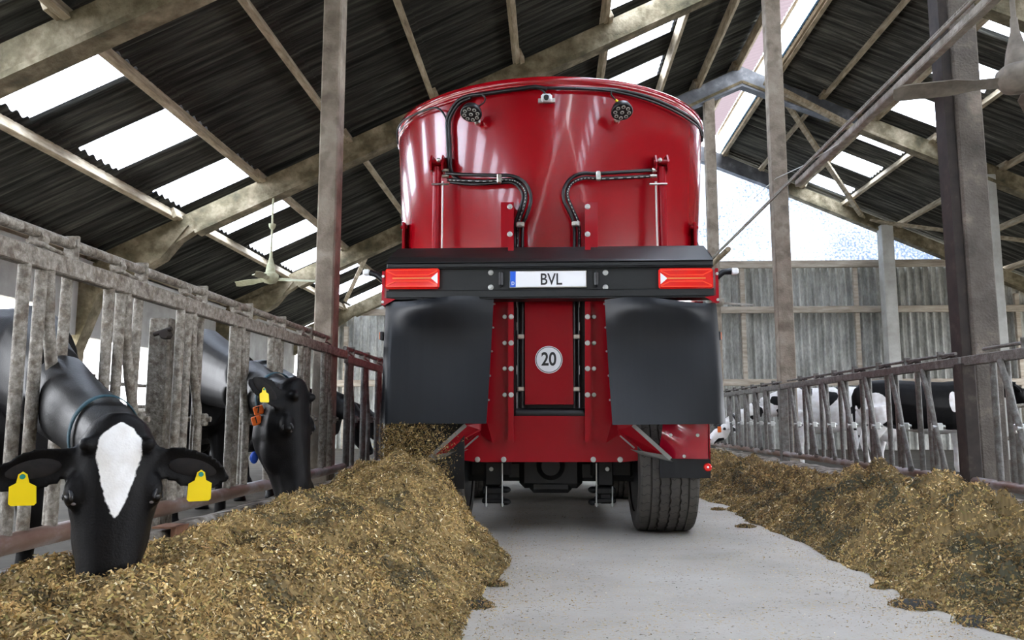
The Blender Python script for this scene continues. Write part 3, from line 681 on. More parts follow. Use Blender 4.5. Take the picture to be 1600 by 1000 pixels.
# licence plate
a = at(796, 424, 5.535); b = at(917, 450, 5.535)
plt = MB(); plt.hull_box(V(((a.x+b.x)/2, 5.527, (a.z+b.z)/2)), (b.x-a.x, .012, a.z-b.z), Matrix.Identity(3), .004); plt = obj('licence_plate', plt, M['chrome'], wag)
cx_, cz_ = (a.x+b.x)/2+.002, (a.z+b.z)/2+.002
mb = MB(); mb.box(a.x+.045, b.x-.008, 5.518, 5.522, b.z+.01, a.z-.004); obj('plate_face', mb, M['plate'], plt)
mb = MB(); mb.box(a.x+.006, a.x+.045, 5.5175, 5.522, b.z+.008, a.z-.004); obj('country_band', mb, M['blue'], plt)
RX = Matrix.Rotation(PI/2, 3, 'X')
p = at(861, 437, 5.516); text_mesh('plate_letters', 'BVL', .115, M['ink'], plt, (p.x, 5.5165, p.z), RX, .82, bold=.0015)
p = at(802, 443, 5.516); text_mesh('country_letter', 'D', .033, M['plate'], plt, (a.x+.026, 5.5165, p.z), RX, .9, bold=.0008)
# tail lights
def tail(px0, px1, flip):
    a = at(px0, 420, 5.52); b = at(px1, 452, 5.52); x0, x1, z1, z0 = a.x, b.x, a.z, b.z; yb = 5.54
    mb = MB(); mb.hull_box(V(((x0+x1)/2, yb-.025, (z0+z1)/2)), (x1-x0, .05, z1-z0), Matrix.Identity(3), .014)
    o = obj('tail_light', mb, M['lens'], wag); zc_ = (z0+z1)/2; yf = yb-.052; e = .008
    mb = MB(); xi0, xi1 = x0+.055, x1-.055
    for s in (-1, 1):
        z_ = zc_+s*.022; mb.beam((xi0+.02, yf, z_), (xi1-.02, yf, z_), .007, .008, (0, 0, 1))
        mb.beam((x0+.012, yf, zc_+s*.052), (xi0+.02, yf, z_), .008, .008, (0, -1, 0)); mb.beam((x1-.012, yf, zc_+s*.052), (xi1-.02, yf, z_), .008, .008, (0, -1, 0))
        mb.beam((x0+.012, yf, zc_+s*.058), (x1-.012, yf, zc_+s*.058), .006, .006, (0, 0, 1))
    obj('lens_ribs', mb, M['lens_bright'], o)
    mb = MB(); mb.beam((xi0, yf-.001, zc_), (xi1, yf-.001, zc_), .005, .01, (0, 0, 1)); obj('amber_strip', mb, M['lens_amber'], o)
    mb = MB(); xo = x1-.012 if flip else x0+.012; xn = x1-.06 if flip else x0+.06
    mb.prism([V((xo, yf, zc_+.04)), V((xo, yf, zc_-.04)), V((xn, yf, zc_))], (0, .003, 0)); obj('reflector', mb, M['white'], o)
    return o
tail(603, 687, True); tail(1028, 1114, False)
# marker lamps on rubber arms
for s, pts, e0, e1 in ((-1, [(603, 441), (590, 430), (578, 426)], (578, 426), (568, 426)), (1, [(1116, 436), (1130, 425), (1142, 424)], (1142, 424), (1153, 424))):
    mb = MB(); mb.tube([at(*q, 5.58) for q in pts], [.024, .022, .024], 10); a_ = obj('marker_arm', mb, M['rubber'], wag)
    p0, p1 = at(*e0, 5.58), at(*e1, 5.58); mb = MB(); mb.hull_box((p0+p1)/2, (abs(p1.x-p0.x)+.005, .05, .045), Matrix.Identity(3), .01); obj('marker_lamp', mb, M['white'], a_)
# side marker lamps beside the flaps
for px in (597, 1123):
    p = at(px, 525, 5.56); mb = MB(); mb.box(p.x-.012, p.x+.012, 5.54, 5.6, p.z-.03, p.z+.03, b=.004); sm_ = obj('side_marker', mb, M['lamp_black'], wag)
    mb = MB(); q = -.014 if px < 800 else .014; mb.box(p.x+q-.003, p.x+q+.003, 5.545, 5.595, p.z-.025, p.z+.025, b=.001); obj('amber_lens', mb, M['orange'], sm_)
# rubber flaps
def flap(TL, TR, BR, BL, bulge, sgn):
    def fn(u, v):
        v2 = 1-v; Yt = 5.52; Yb = 5.44
        p = at(TL[0]+(TR[0]-TL[0])*u, TL[1]+(TR[1]-TL[1])*u, Yt); q = at(BL[0]+(BR[0]-BL[0])*u, BL[1]+(BR[1]-BL[1])*u, Yb)
        z = p.lerp(q, v2); uu = u if sgn > 0 else 1-u
        y = z.y - .085*math.exp(-((v2-.05)/.16)**2)*math.sin(PI*min(1, uu*1.05))*bulge + .012*math.sin(4.2*uu+1.1)*(1-v2*.5) + .03*math.sin(PI*v2)*math.cos(2*uu) - .012*v2*v2
        edge = max(0, (uu-.93)/.07); y += .035*edge*edge
        sag = .02*math.exp(-(v2/.05)**2)*math.sin(2*PI*uu*.8+.5)
        return V((z.x, y, z.z+sag))
    mb = MB(); mb.grid(fn, 36, 44, th=(0, .008, 0)); return obj('rubber_flap', mb, M['rubber'], wag)
flap((602, 468), (771, 468), (760, 662), (594, 662), 1.0, -1)
flap((945, 470), (1120, 470), (1135, 662), (957, 664), 1.0, 1)
# tower: mirrored channels
def mir(px, s): return px if s > 0 else 2*858.3-px
for s in (1, -1):
    YT = 5.72
    def P(px, py, y=YT): return at(mir(px, s), py, y)
    mb = MB()
    mb.prism([P(922, 466), P(946, 466), P(957, 655), P(947, 692), P(922, 686)], (0, .01, 0))
    mb.prism([P(914, 316, 5.66), P(922, 316, 5.66), P(922, 687, 5.66), P(914, 691, 5.66)], (0, .012, 0))
    mb.prism([P(922, 316, 5.66), P(922, 688, 5.66), P(922, 686, YT+.12), P(922, 316, YT+.25)], (.004*s, 0, 0))
    mb.prism([P(946, 466), P(957, 655), P(957, 655, YT+.15), P(946, 466, YT+.15)], (.006*s, 0, 0))
    mb.prism([P(957, 655), P(992, 662, YT+.1), P(947, 692)], (0, .01, 0))
    if True: mb.prism([P(914, 316, 5.67), P(934 if s > 0 else 934, 316, 5.67), P(934, 386, 5.67), P(914, 386, 5.67)], (0, .012, 0))
    tw = obj('tower_channel', mb, M['red2'], wag)
    bl = MB()
    for px, py in ((918, 323), (918, 366)): bolts('bolt', [(mir(px+ (0 if s > 0 else 2), s), py)], 5.66, .02, tw)
    bolts('bolt', [(mir(918, s), y) for y in (495, 536, 576, 617)], 5.66, .019, tw)
    bolts('bolt', [(mir(928, s), y) for y in (495, 536, 576, 617)], 5.71, .016, tw)
    bolts('rivet', [(mir(x, s), y) for x, y in ((944, 475), (946, 512), (948, 549), (951, 587), (953, 625))], 5.715, .008, tw)
    # hydraulic cylinder with bracket on the hopper
    top_ = onTub(mir(1030, s), 250); c = V((top_.x, top_.y-.12, 0)); z1 = at(mir(1030, s), 262, c.y).z; 
    mb = MB(); mb.tube([(c.x, c.y, 1.2), (c.x, c.y, z1)], .032, 16); cy = obj('hydraulic_cylinder', mb, M['red2'], wag)
    mb = MB(); gx = P(1024, 290, c.y).x; mb.tube([(gx, c.y-.03, z1-.12), (gx, c.y-.03, 1.4)], .009, 8)
    zz = P(1024, 290, c.y).z; mb.tube([(gx-.05*s, c.y-.04, zz), (c.x+.035*s, c.y-.04, zz)], .009, 8); obj('steel_pipe', mb, M['chrome'], cy)
    mb = MB()
    for dx in (-.045, .045):
        x = c.x+dx; mb.prism([V((x-.006, c.y+.2, z1-.02)), V((x-.006, c.y-.045, z1-.03)), V((x-.006, c.y-.06, z1+.03)), V((x-.006, c.y-.01, z1+.1)), V((x-.006, c.y+.2, z1+.13))], (.012, 0, 0))
    mb.cyl((c.x-.06, c.y-.01, z1+.04), (c.x+.06, c.y-.01, z1+.04), .02, 12)
    br = obj('bracket', mb, M['red2'], wag)
    mb = MB(); mb.ell((c.x-.02*s, c.y-.065, z1+.04), (.018, .018, .018)); obj('pin', mb, M['bolt'], br)
    mb = MB()
    e1 = onTub(mir(1082, s), 352, -.01); mb.box(e1.x-.012, e1.x+.012, e1.y-.12, e1.y+.05, 2.0, e1.z, b=.004); mb.cyl((e1.x-.03, e1.y-.09, e1.z-.04), (e1.x+.03, e1.y-.09, e1.z-.04), .014, 8); obj('lug', mb, M['red2'], wag)
# centre panel and dark void
mb = MB(); a = at(820, 466, 5.8); b = at(896, 632, 5.8); mb.box(a.x, b.x, 5.8, 5.83, b.z, 1.93); mb.box(a.x, b.x, 5.78, 5.83, b.z, b.z+.02); cp = obj('centre_panel', mb, M['red2'], wag)
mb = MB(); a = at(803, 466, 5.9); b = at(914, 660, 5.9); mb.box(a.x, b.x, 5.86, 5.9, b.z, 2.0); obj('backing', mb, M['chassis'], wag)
mb = MB(); a = at(806, 655, 5.8); b = at(912, 632, 5.8); mb.tube([(a.x, 5.8, a.z+.04), (b.x, 5.8, a.z+.04)], .04, 12); obj('hose_bundle', mb, M['hose'], wag)
# speed sign
c = at(857.5, 562, 5.795); R = .1
def disc(r, y, m, par, name='disc'):
    mb = MB(); mb.tube([(c.x, y, c.z), (c.x, y-.002, c.z)], r, 48); return obj(name, mb, m, par)
sg = disc(R, 5.799, M['plate'], wag, 'speed_sign'); disc(R*.95, 5.7965, M['ink'], sg, 'ring'); disc(R*.9, 5.794, M['plate'], sg, 'face')
text_mesh('speed_number', '20', .135, M['ink'], sg, (c.x, 5.7915, c.z), RX, .82, bold=.003)
# cross beam below
mb = MB(); YX = 5.76
mb.prism([at(*q, YX) for q in [(715, 650), (1002, 650), (1022, 668), (1048, 715), (975, 722), (745, 722), (676, 713), (700, 668)]], (0, .012, 0))
cb = obj('cross_beam', mb, M['red2'], wag)
bolts('bolt', [(746, 718), (787, 718), (927, 718), (969, 718)], YX, .02, cb)
for s in (1, -1):
    mb = MB(); mb.beam(at(mir(989, s), 664, 5.52), at(mir(1048, s), 717, 5.5), .014, .026, (0, 0, 1)); mb2 = obj('steel_edge', mb, M['silver'], wag)
    mb = MB(); mb.beam(at(mir(969, s), 681, 5.6), at(mir(991, s), 700, 5.6), .01, .04, (0, -1, 0)); obj('steel_strip', mb, M['silver'], mb2)
    mb = MB(); mb.prism([at(mir(989, s), 664, 5.53), at(mir(1048, s), 717, 5.51), at(mir(1005, s), 705, 5.62), at(mir(965, s), 672, 5.62), at(mir(965, s), 660, 5.62)], (0, .006, 0)); obj('chute_lip', mb, M['red2'], wag)
    mb = MB(); mb.prism([at(mir(1052, s), 722, 5.51), at(mir(1040, s), 711, 5.51), at(mir(985, s), 702, 5.62), at(mir(1005, s), 712, 5.62)], (0, .006, 0)); obj('chute_floor', mb, M['silver'], wag)
# right rear mudguard, dented at the edge
mb = MB()
def fen(u, v):
    p = at(1034+(1105-1034)*u+ (0 if v < 1 else 0) + (-6+6*v)*0, 717+(655-717)*v, 5.55)
    if u < .05: p = at(1038-8*(1-v), 717+(655-717)*v, 5.55)
    y = 5.55 + .05*(1-u)**2 + .012*math.sin(7*v+5*u)*(1-u) - .03*u
    return V((p.x, y, p.z))
mb.grid(fen, 16, 12, th=(0, .006, 0)); mg = obj('mudguard', mb, mat('red_mudguard', (.35, .004, .02), .2, coat=.8), wag)
bolts('bolt', [(1048, 680), (1090, 680), (1069, 713)], 5.53, .012, mg)
mb = MB(); a = at(1105, 655, 5.6); b = at(1105, 717, 5.6); mb.box(a.x-.005, a.x+.003, 5.54, 6.7, b.z, a.z); obj('mudguard_side', mb, M['red2'], wag)
mb = MB(); mb.grid(lambda u, v: at(1031+79*u, 747-31*v, 5.57)+V((0, .01*math.sin(5*u), 0)), 10, 4, th=(0, .008, 0)); rf = obj('skirt_or_shade_sheet', mb, M['rubber'], wag)
p = at(1106, 730, 5.55); mb = MB(); mb.tube([(p.x, 5.565, p.z), (p.x, 5.55, p.z), (p.x, 5.545, p.z)], [.028, .028, .022], 20); rl = obj('reflector', mb, M['lens'], wag)
mb = MB(); mb.ell((p.x, 5.543, p.z), (.007, .004, .007)); obj('rivet', mb, M['white'], rl)
# dark body under the hopper, left discharge opening
mb = MB(); mb.box(-1.12, 1.1, 5.95, 10.5, .62, 1.3); mb.box(-.9, .9, 5.85, 5.97, .8, 1.7)
obj('underbody', mb, M['chassis'], wag)
mb = MB(); mb.box(-1.16, -1.1, 5.62, 6.6, .75, 1.66); mb.box(-1.12, -.62, 5.9, 5.95, .75, 1.66); obj('discharge_housing', mb, M['chassis'], wag)
mb = MB(); mb.box(1.04, 1.1, 5.7, 6.6, .75, 1.66); mb.box(.62, 1.1, 5.9, 5.95, .7, 1.66); obj('side_housing', mb, M['red2'], wag)
mb = MB(); mb.grid(lambda u, v: V((-1.16+.56*u, 5.57+.01*math.sin(9*u), .34+.5*v)), 8, 4, th=(0, .008, 0)); obj('skirt_or_shade_sheet', mb, M['chassis'], wag)  # added dark sheet hiding the left tyre, its black stands in for shade
# axles and suspension
def axle(yc, detail=True):
    mb = MB(); z0, z1 = .33, .46
    mb.box(-.78, .78, yc-.1, yc+.06, z0+.02, z1+.05, b=.03); mb.box(-.62, -.3, yc-.12, yc+.1, .38, .64, b=.02); mb.box(.3, .62, yc-.12, yc+.1, .38, .64, b=.02)
    mb.tube([(0, yc-.2, .47), (0, yc-.17, .47), (0, yc+.05, .47)], [.07, .1, .16], 24); mb.box(-.24, .24, yc-.14, yc+.1, .3, .58, b=.04); mb.box(-.16, .16, yc-.13, yc+.1, .265, .5, b=.03)
    return obj('axle', mb, M['chassis'], wag)
ax = axle(6.25)
for s in (1, -1):
    YS = 6.02
    def P(px, py, y=YS): return at(mir(px, s), py, y)
    mb = MB(); a, b = P(931, 725), P(961, 790); x0, x1 = sorted((a.x, b.x)); mb.box(x0+.01, x1-.01, YS-.02, YS+.16, a.z-.16, a.z+.02, b=.01); mb.box(x0-.005, x1+.005, YS-.03, YS+.16, a.z-.22, a.z-.17, b=.008)
    mb.box(x0+.015, x1-.015, YS-.01, YS+.14, a.z-.29, a.z-.16, b=.02); mb.box(x0-.01, x1+.005, YS-.03, YS+.14, b.z+.02, b.z+.055, b=.008)
    for z in (a.z-.19, a.z-.28): mb.ell((x0-.02 if s > 0 else x1+.02, YS+.02, z), (.04, .04, .025))
    su = obj('suspension', mb, M['chassis'], wag)
    for px, y0, y1 in ((932, 724, 792), (957, 760, 792)):
        mb = MB(); a_, b_ = P(px, y0, YS-.035), P(px, y1, YS-.035); mb.tube([a_, b_], .006, 8); mb.tube([b_+V((0, 0, .025)), b_+V((0, 0, .008))], .014, 6); obj('u_bolt', mb, M['bolt'], su)
    bolts('bolt', [(mir(949, s), 733)], YS-.02, .016, su)
# wheels
def wheel(xc, yc, R, w, name='wheel', n=180):
    mb = MB(); hw = w/2
    g = [-.62, -.34, 0.0, .34, .62]; prof = [(-1, R*.72, 0), (-1.03, R*.86, 0), (-.98, R*.955, 0), (-.9, R*.985, 0)]
    for k, q in enumerate(g):
        gw = .028; prof += [(q-gw-.004, R*(1-.012*q*q), 1), (q-gw+.008, R*.965, 1), (q+gw-.008, R*.965, 1), (q+gw+.004, R*(1-.012*q*q), 1)]
    prof += [(.9, R*.985, 0), (.98, R*.955, 0), (1.03, R*.86, 0), (1, R*.72, 0)]
    rings = []
    for i in range(n):
        a = 2*PI*i/n; zz = (1 if (i % 4) < 2 else -1)*.014
        rings.append([V((xc+(u+(zz if f and abs(u) < .5 else 0))*hw, yc+r*math.cos(a), R+r*math.sin(a))) for u, r, f in prof])
    vs = [p for rg in rings for p in rg]; m_ = len(prof)
    fs = [(i*m_+k, i*m_+k+1, ((i+1) % n)*m_+k+1, ((i+1) % n)*m_+k) for i in range(n) for k in range(m_-1)]
    mb.add(vs, fs)
    o = obj('tyre', mb, M['tyre'], wag)
    mb = MB()                      # sipes across the ribs, as dark inlaid cuts
    for k, (a0, b0) in enumerate(((-.95, -.66), (-.58, -.38), (-.3, -.04), (.04, .3), (.38, .58), (.66, .95))):
        for i in range(46):
            a = 2*PI*(i+.3*(k % 2))/46; pts = []
            for t in (0, .35, .65, 1):
                u = a0+(b0-a0)*t; aa = a+(.02 if t in (.35,) else (-.012 if t == .65 else 0)); r = R*(1.0015-.012*u*u) if abs(u) < .9 else R*.99
                pts.append((u, aa, r))
            for (u1, a1, r1), (u2, a2, r2) in zip(pts[:-1], pts[1:]):
                q = []
                for (u, aa, r, da) in ((u1, a1, r1, -.004), (u2, a2, r2, -.004), (u2, a2, r2, .004), (u1, a1, r1, .004)):
                    q.append(V((xc+u*hw, yc+r*math.cos(aa+da), R+r*math.sin(aa+da))))
                mb.add(q, [(0, 1, 2, 3)])
    obj('sipes', mb, M['groove'], o)
    mb = MB(); mb.tube([(xc-hw*.95, yc, R), (xc-hw*.5, yc, R), (xc+hw*.5, yc, R), (xc+hw*.95, yc, R)], [R*.72, R*.6, R*.6, R*.72], 40); obj('wheel_rim', mb, M['chassis'], wag)
xa = (at(998, 780, 5.75).x+at(1090, 780, 5.75).x)/2
wheel(xa, 6.1, .5, .415); wheel(-xa, 6.1, .5, .415, n=60); wheel(xa-.02, 8.55, .5, .4, n=120); wheel(-xa+.02, 8.55, .5, .4, n=60)
ax2 = axle(8.55)
mb = MB(); mb.box(-.5, -.36, 5.9, 11.5, .55, .75); mb.box(.36, .5, 5.9, 11.5, .55, .75); mb.box(-.06, .06, 11.4, 13, .5, .6); obj('chassis_frame', mb, M['chassis'], wag)
# hoses
def spline(pts, n=8):
    out = []; P_ = [V(p) for p in pts]; P_ = [P_[0]*2-P_[1]]+P_+[P_[-1]*2-P_[-2]]
    for i in range(1, len(P_)-2):
        for k in range(n):
            t = k/n; a, b, c_, d = P_[i-1:i+3]
            out.append(.5*((2*b)+(c_-a)*t+(2*a-5*b+4*c_-d)*t*t+(3*b-a-3*c_+d)*t**3))
    out.append(P_[-2]); return out
def hose(pix, r, off=.05, name='hose', m='hose', parent=None, n=8):
    pts = [onTub(x, y, off) if y < 370 else at(x, y, 5.84-max(0, off-.05)) for x, y in pix]
    mb = MB(); mb.tube(spline(pts, n), r, 9); return obj(name, mb, M[m], parent or wag)
L1 = [(697, 271), (730, 273), (775, 274), (800, 275), (818, 284), (828, 300), (829, 318), (822, 338), (817, 352), (816, 380), (816, 460), (816, 640)]
L2 = [(700, 281), (722, 282), (760, 283), (790, 281), (806, 283), (818, 293), (822, 306), (818, 325), (811, 345), (809, 362), (809, 385), (808, 460), (808, 640)]
L3 = [(704, 285), (740, 288), (780, 286), (801, 286), (813, 296), (817, 308), (813, 325), (806, 345), (804.5, 362), (804.5, 385), (804.5, 460), (804.5, 640)]
R1 = [(1018, 266), (985, 268), (935, 271), (910, 271), (892, 279), (881, 296), (882, 315), (892, 335), (897, 352), (898, 380), (898, 460), (898, 640)]
R2 = [(1018, 275), (985, 277), (940, 279), (915, 278), (898, 283), (888, 294), (887, 308), (895, 328), (903, 346), (905, 362), (905, 385), (905, 460), (905, 640)]
h1 = hose(L1, .014, .07); h2 = hose(L2, .014, .06); hose(L3, .012, .055); h3 = hose(R1, .014, .07); h4 = hose(R2, .014, .06)
def dashes(pix, off, par):      # printed line on the hose
    pts = spline([onTub(x, y, off+.0145) if y < 370 else at(x, y, 5.84-max(0, off-.05)-.0145) for x, y in pix], 14); mb = MB()
    for i in range(2, len(pts)-1):
        if (i//2) % 2 and (i < len(pts)*.62 or i % 3): mb.tube([pts[i], pts[i+1]], .0028, 5)
    obj('printed_line', mb, M['stripe'], par)
dashes([(x-.5, y+.3) for x, y in L2], .06, h2); dashes([(x+.5, y+.3) for x, y in R2], .06, h4)
C1 = [(812, 139), (790, 142), (755, 147), (733, 150), (716, 158), (704, 174), (699, 190), (700, 215), (701, 245), (703, 265), (712, 277), (722, 283)]
hose([(855, 139), (835, 136)]+C1, .017, .03, 'cable_loom'); hose([(x+3, y+3) for x, y in C1[3:]], .013, .03, 'cable_loom')
hose([(622, 225), (621, 205), (629, 190), (650, 178), (674, 169), (687, 171), (696, 183), (699, 195)], .008, .04, 'cable')
hose([(835, 137), (880, 138), (930, 139), (965, 141), (1000, 148), (1030, 158), (1060, 172), (1085, 188), (1096, 205), (1097, 222)], .013, .03, 'cable_loom')
hose([(900, 138), (950, 142), (990, 150), (1030, 163), (1065, 180), (1090, 198), (1096, 212)], .009, .04, 'cable')
hose([(815, 141), (830, 138), (845, 140), (853, 147)], .007, .03, 'cable')
for (x, y) in ((780, 279), (935, 275)):
    p = onTub(x, y, .09); mb = MB(); mb.hull_box(p, (.035, .03, .075), Matrix.Identity(3), .008); mb.cyl((p.x, p.y-.015, p.z), (p.x, p.y-.028, p.z), .01, 6); obj('hose_clamp', mb, M['chrome'], wag)
for (x, y) in ((813, 351), (900, 350)):
    p = onTub(x, y, .1); mb = MB(); mb.hull_box(p, (.065, .03, .04), Matrix.Identity(3), .008); mb.cyl((p.x, p.y-.015, p.z), (p.x, p.y-.028, p.z), .01, 6); obj('hose_clamp', mb, M['chrome'], wag)
for (x, y) in ((814, 526), (901, 526), (814, 608), (901, 608)):
    p = at(x, y, 5.8); mb = MB(); mb.hull_box(p, (.05, .03, .035), Matrix.Identity(3), .006); mb.cyl((p.x, p.y-.015, p.z), (p.x, p.y-.028, p.z), .01, 6); obj('hose_clamp', mb, M['chrome'], wag)
for s, (x, y) in [(s, q) for s in (1, -1) for q in ((1019, 266), (1019, 275))]:
    p = onTub(mir(x, s), y, .07); mb = MB(); mb.tube([p-V((.02*s, 0, 0)), p+V((.035*s, 0, 0))], .014, 8); mb.tube([p+V((.0*s, 0, 0)), p+V((.012*s, 0, 0))], .018, 6); obj('hose_fitting', mb, M['chrome'], wag)
# work lamps
for (x, y, cxp) in ((736, 178, 757), (972, 175, 962)):
    p = onTub(x, y, .16); n = V(((-.1 if x < 800 else .06), -.45, -.88)).normalized()
    sd = n.cross(V((0, 0, 1))).normalized(); u = sd.cross(n); mb = MB(); R = .083
    mb.tube([p-n*.07, p-n*.05, p-n*.01, p, p+n*.004], [.04, R*.85, R, R, R*.94], 28); lo = obj('work_lamp', mb, M['lamp_black'], wag)
    mb = MB()
    for k in range(9):
        rr, a = (0, 0) if k == 0 else (R*.64, k*2*PI/8)
        q = p+n*.005+sd*rr*math.cos(a)+u*rr*math.sin(a); mb.tube([q, q+n*.003], R*.185, 12)
    le = obj('led_cups', mb, M['led'], lo)
    mb = MB()
    for k in range(9):
        rr, a = (0, 0) if k == 0 else (R*.64, k*2*PI/8)
        q = p+n*.0085+sd*rr*math.cos(a)+u*rr*math.sin(a); mb.tube([q, q+n*.001], R*.1, 10)
    obj('led_centres', mb, M['ink'], lo)
    q = p-n*.03-u*R*1.0; f = onTub(x+(11 if x < 800 else -9), y+15, .0); mb = MB(); mb.tube([p-n*.03-u*R*.8, q-u*.02, f+V((0, -.05, 0))], .012, 8); mb.hull_box(f+V((0, -.04, 0)), (.045, .06, .055), Matrix.Identity(3), .012); obj('lamp_mount', mb, M['chrome'], lo)
    if x < 800: cabp = [(748, 166), (756, 160), (758, 153), (752, 147)]
    else: cabp = [(966, 160), (960, 154), (955, 148), (956, 142)]
    hose(cabp, .006, .08, 'lamp_cable', parent=lo); 
    if x > 800: hose([(962, 156), (965, 159)], .01, .09, 'connector', 'tagyellow', parent=lo)
# reversing camera
p = onTub(854, 154, .06); mb = MB(); mb.hull_box(p+V((0, .0, 0)), (.085, .07, .06), Matrix.Identity(3), .015); cm = obj('rear_camera', mb, M['white'], wag)
mb = MB(); mb.box(p.x-.065, p.x+.065, p.y+.0, p.y+.03, p.z-.03, p.z+.005, b=.003); obj('mount', mb, M['chrome'], cm)
mb = MB(); mb.tube([(p.x-.002, p.y-.03, p.z-.006), (p.x-.002, p.y-.045, p.z-.006)], .02, 16); obj('lens', mb, M['ink'], cm)
# small front body beyond (drawbar side, kept simple but solid)
mb = MB(); mb.tube([(0, 11.2, .55), (0, 13.2, .5)], .07, 12); obj('drawbar', mb, M['chassis'], wag)

# ================================================================== SILAGE
PAL = 1.3*np.array([(.42, .29, .12), (.33, .215, .085), (.23, .15, .06), (.10, .075, .035), (.56, .43, .21), (.36, .28, .10), (.17, .145, .055), (.70, .60, .40), (.28, .17, .075), (.05, .04, .022)])
PW = np.array([.2, .2, .15, .08, .1, .09, .06, .04, .05, .03]); PW = PW/PW.sum()
def flakes(P_, N_, size, seed, spread=.5, cols=None):
    rng = np.random.default_rng(seed); n = len(P_)
    d = rng.normal(size=(n, 3)); d -= (d*N_).sum(1, keepdims=True)*N_*(1-spread); d /= np.linalg.norm(d, axis=1, keepdims=True)
    nn = N_+rng.normal(size=(n, 3))*.5; sd = np.cross(d, nn); sd /= np.linalg.norm(sd, axis=1, keepdims=True)
    L = size*rng.gamma(3., .27, n)[:, None]; Wd = np.minimum(L, size*rng.uniform(.2, .62, n)[:, None])
    lg = rng.random(n) < .035; L[lg] *= 3.2; Wd[lg] *= .45
    up = N_*rng.uniform(-.1, .6, n)[:, None]*size
    c = P_+up
    q = np.stack([c-d*L/2-sd*Wd/2, c-d*L/2+sd*Wd/2, c+d*L/2+sd*Wd/2+N_*size*.15, c+d*L/2-sd*Wd/2+N_*size*.15], 1)
    k = rng.choice(len(PAL), n, p=PW) if cols is None else cols
    col = PAL[k]*rng.uniform(.75, 1.25, (n, 1))
    return q.reshape(-1, 3), np.repeat(col, 4, 0)
def fast_mesh(name, verts, faces4, cols, material, parent=None, loc=(0, 0, 0), smooth=False):
    me = bpy.data.meshes.new(name); nv, nf = len(verts), len(faces4)
    me.vertices.add(nv); me.vertices.foreach_set('co', (verts-np.array(loc)).astype(np.float32).ravel())
    me.loops.add(nf*4); me.loops.foreach_set('vertex_index', faces4.astype(np.int32).ravel())
    me.polygons.add(nf); me.polygons.foreach_set('loop_start', np.arange(0, nf*4, 4, dtype=np.int32)); 
    me.polygons.foreach_set('use_smooth', np.full(nf, smooth)); me.update(calc_edges=True)
    ca = me.color_attributes.new('col', 'FLOAT_COLOR', 'POINT'); c4 = np.ones((nv, 4), np.float32); c4[:, :3] = cols; ca.data.foreach_set('color', c4.ravel())
    me.validate(); o = link(name, me, material, parent); o.location = loc; return o
def pile(name, x0, x1, ys, hfun, label, nfl, seed, fsize, dens, wet):
    xs = np.linspace(x0, x1, int(round((x1-x0)/.011))+1); X_, Y_ = np.meshgrid(xs, ys)
    H_ = hfun(X_, Y_); ny, nx = X_.shape
    rough = .009*fbm(X_*26, Y_*26, 3)+.004*RNG.normal(size=X_.shape)*np.clip(.5/np.maximum(.3, Y_/3), .3, 1)
    H2 = np.where(H_ > .004, H_+rough*np.clip(H_*20, 0, 1), -.02)
    v = np.stack([X_, Y_, H2], -1).reshape(-1, 3)
    i = np.arange(ny-1)[:, None]*nx+np.arange(nx-1)[None]; f = np.stack([i, i+1, i+nx+1, i+nx], -1).reshape(-1, 4)
    keep = (H2.ravel()[f] > -.015).any(1); f = f[keep]
    n1 = fbm(X_*9, Y_*9, 4, 2.)*.5+.5; k = RNG.random(X_.shape)
    mixc = np.clip(n1+.5*(k-.5), 0, 1)[..., None]
    mixc = np.clip(mixc*.75+.6*(RNG.random(X_.shape)[..., None]-.4)*(RNG.random(X_.shape)[..., None] > .35), 0, 1)
    base = np.array((.06, .04, .018))*(1-mixc)+np.array((.42, .29, .125))*mixc
    wt = np.clip(wet(X_, Y_), 0, 1)[..., None]; base = base*(1-wt)+np.array((.07, .065, .04))*wt
    cols = base.reshape(-1, 3)
    # flakes scattered over it
    gy, gx = np.gradient(H_, ys[1]-ys[0], xs[1]-xs[0]); gy = gy/np.maximum(1, np.gradient(ys)[:, None]/(ys[1]-ys[0]))
    w_ = (dens(X_, Y_)*(H_ > .001)).ravel(); w_ = w_/w_.sum()
    idx = np.random.default_rng(seed).choice(len(w_), nfl, p=w_)
    N_ = np.stack([-gx, -gy, np.ones_like(gx)], -1).reshape(-1, 3)[idx]; N_ = np.clip(N_, -3, 3); N_ /= np.linalg.norm(N_, axis=1, keepdims=True)
    P_ = v[idx]+np.random.default_rng(seed+1).uniform(-.006, .006, (nfl, 3)); P_[:, 2] = np.maximum(P_[:, 2], .003)
    sz = fsize*(1+.10*np.clip(P_[:, 1:2]-3, 0, 12))
    q, qc = flakes(P_, N_, sz, seed+2)
    wv = np.clip(wet(P_[:, 0], P_[:, 1]), 0, 1); qc = qc*(1-.45*np.repeat(wv, 4)[:, None])
    clump = np.clip(.62+.75*(fbm(P_[:, 0]*11, P_[:, 1]*11, 3, 5.)*.5+.5), .5, 1.25); qc *= np.repeat(clump, 4)[:, None]
    nv = len(v); allv = np.concatenate([v, q]); allf = np.concatenate([f, nv+np.arange(nfl*4).reshape(-1, 4)]); allc = np.concatenate([cols, qc])
    cy_ = float((ys[0]+ys[-1])/2)
    o = fast_mesh(name, allv, allf, allc, M['silage'], loc=((x0+x1)/2, cy_, 0)); tag(o, label, 'feed', kind='stuff'); return o
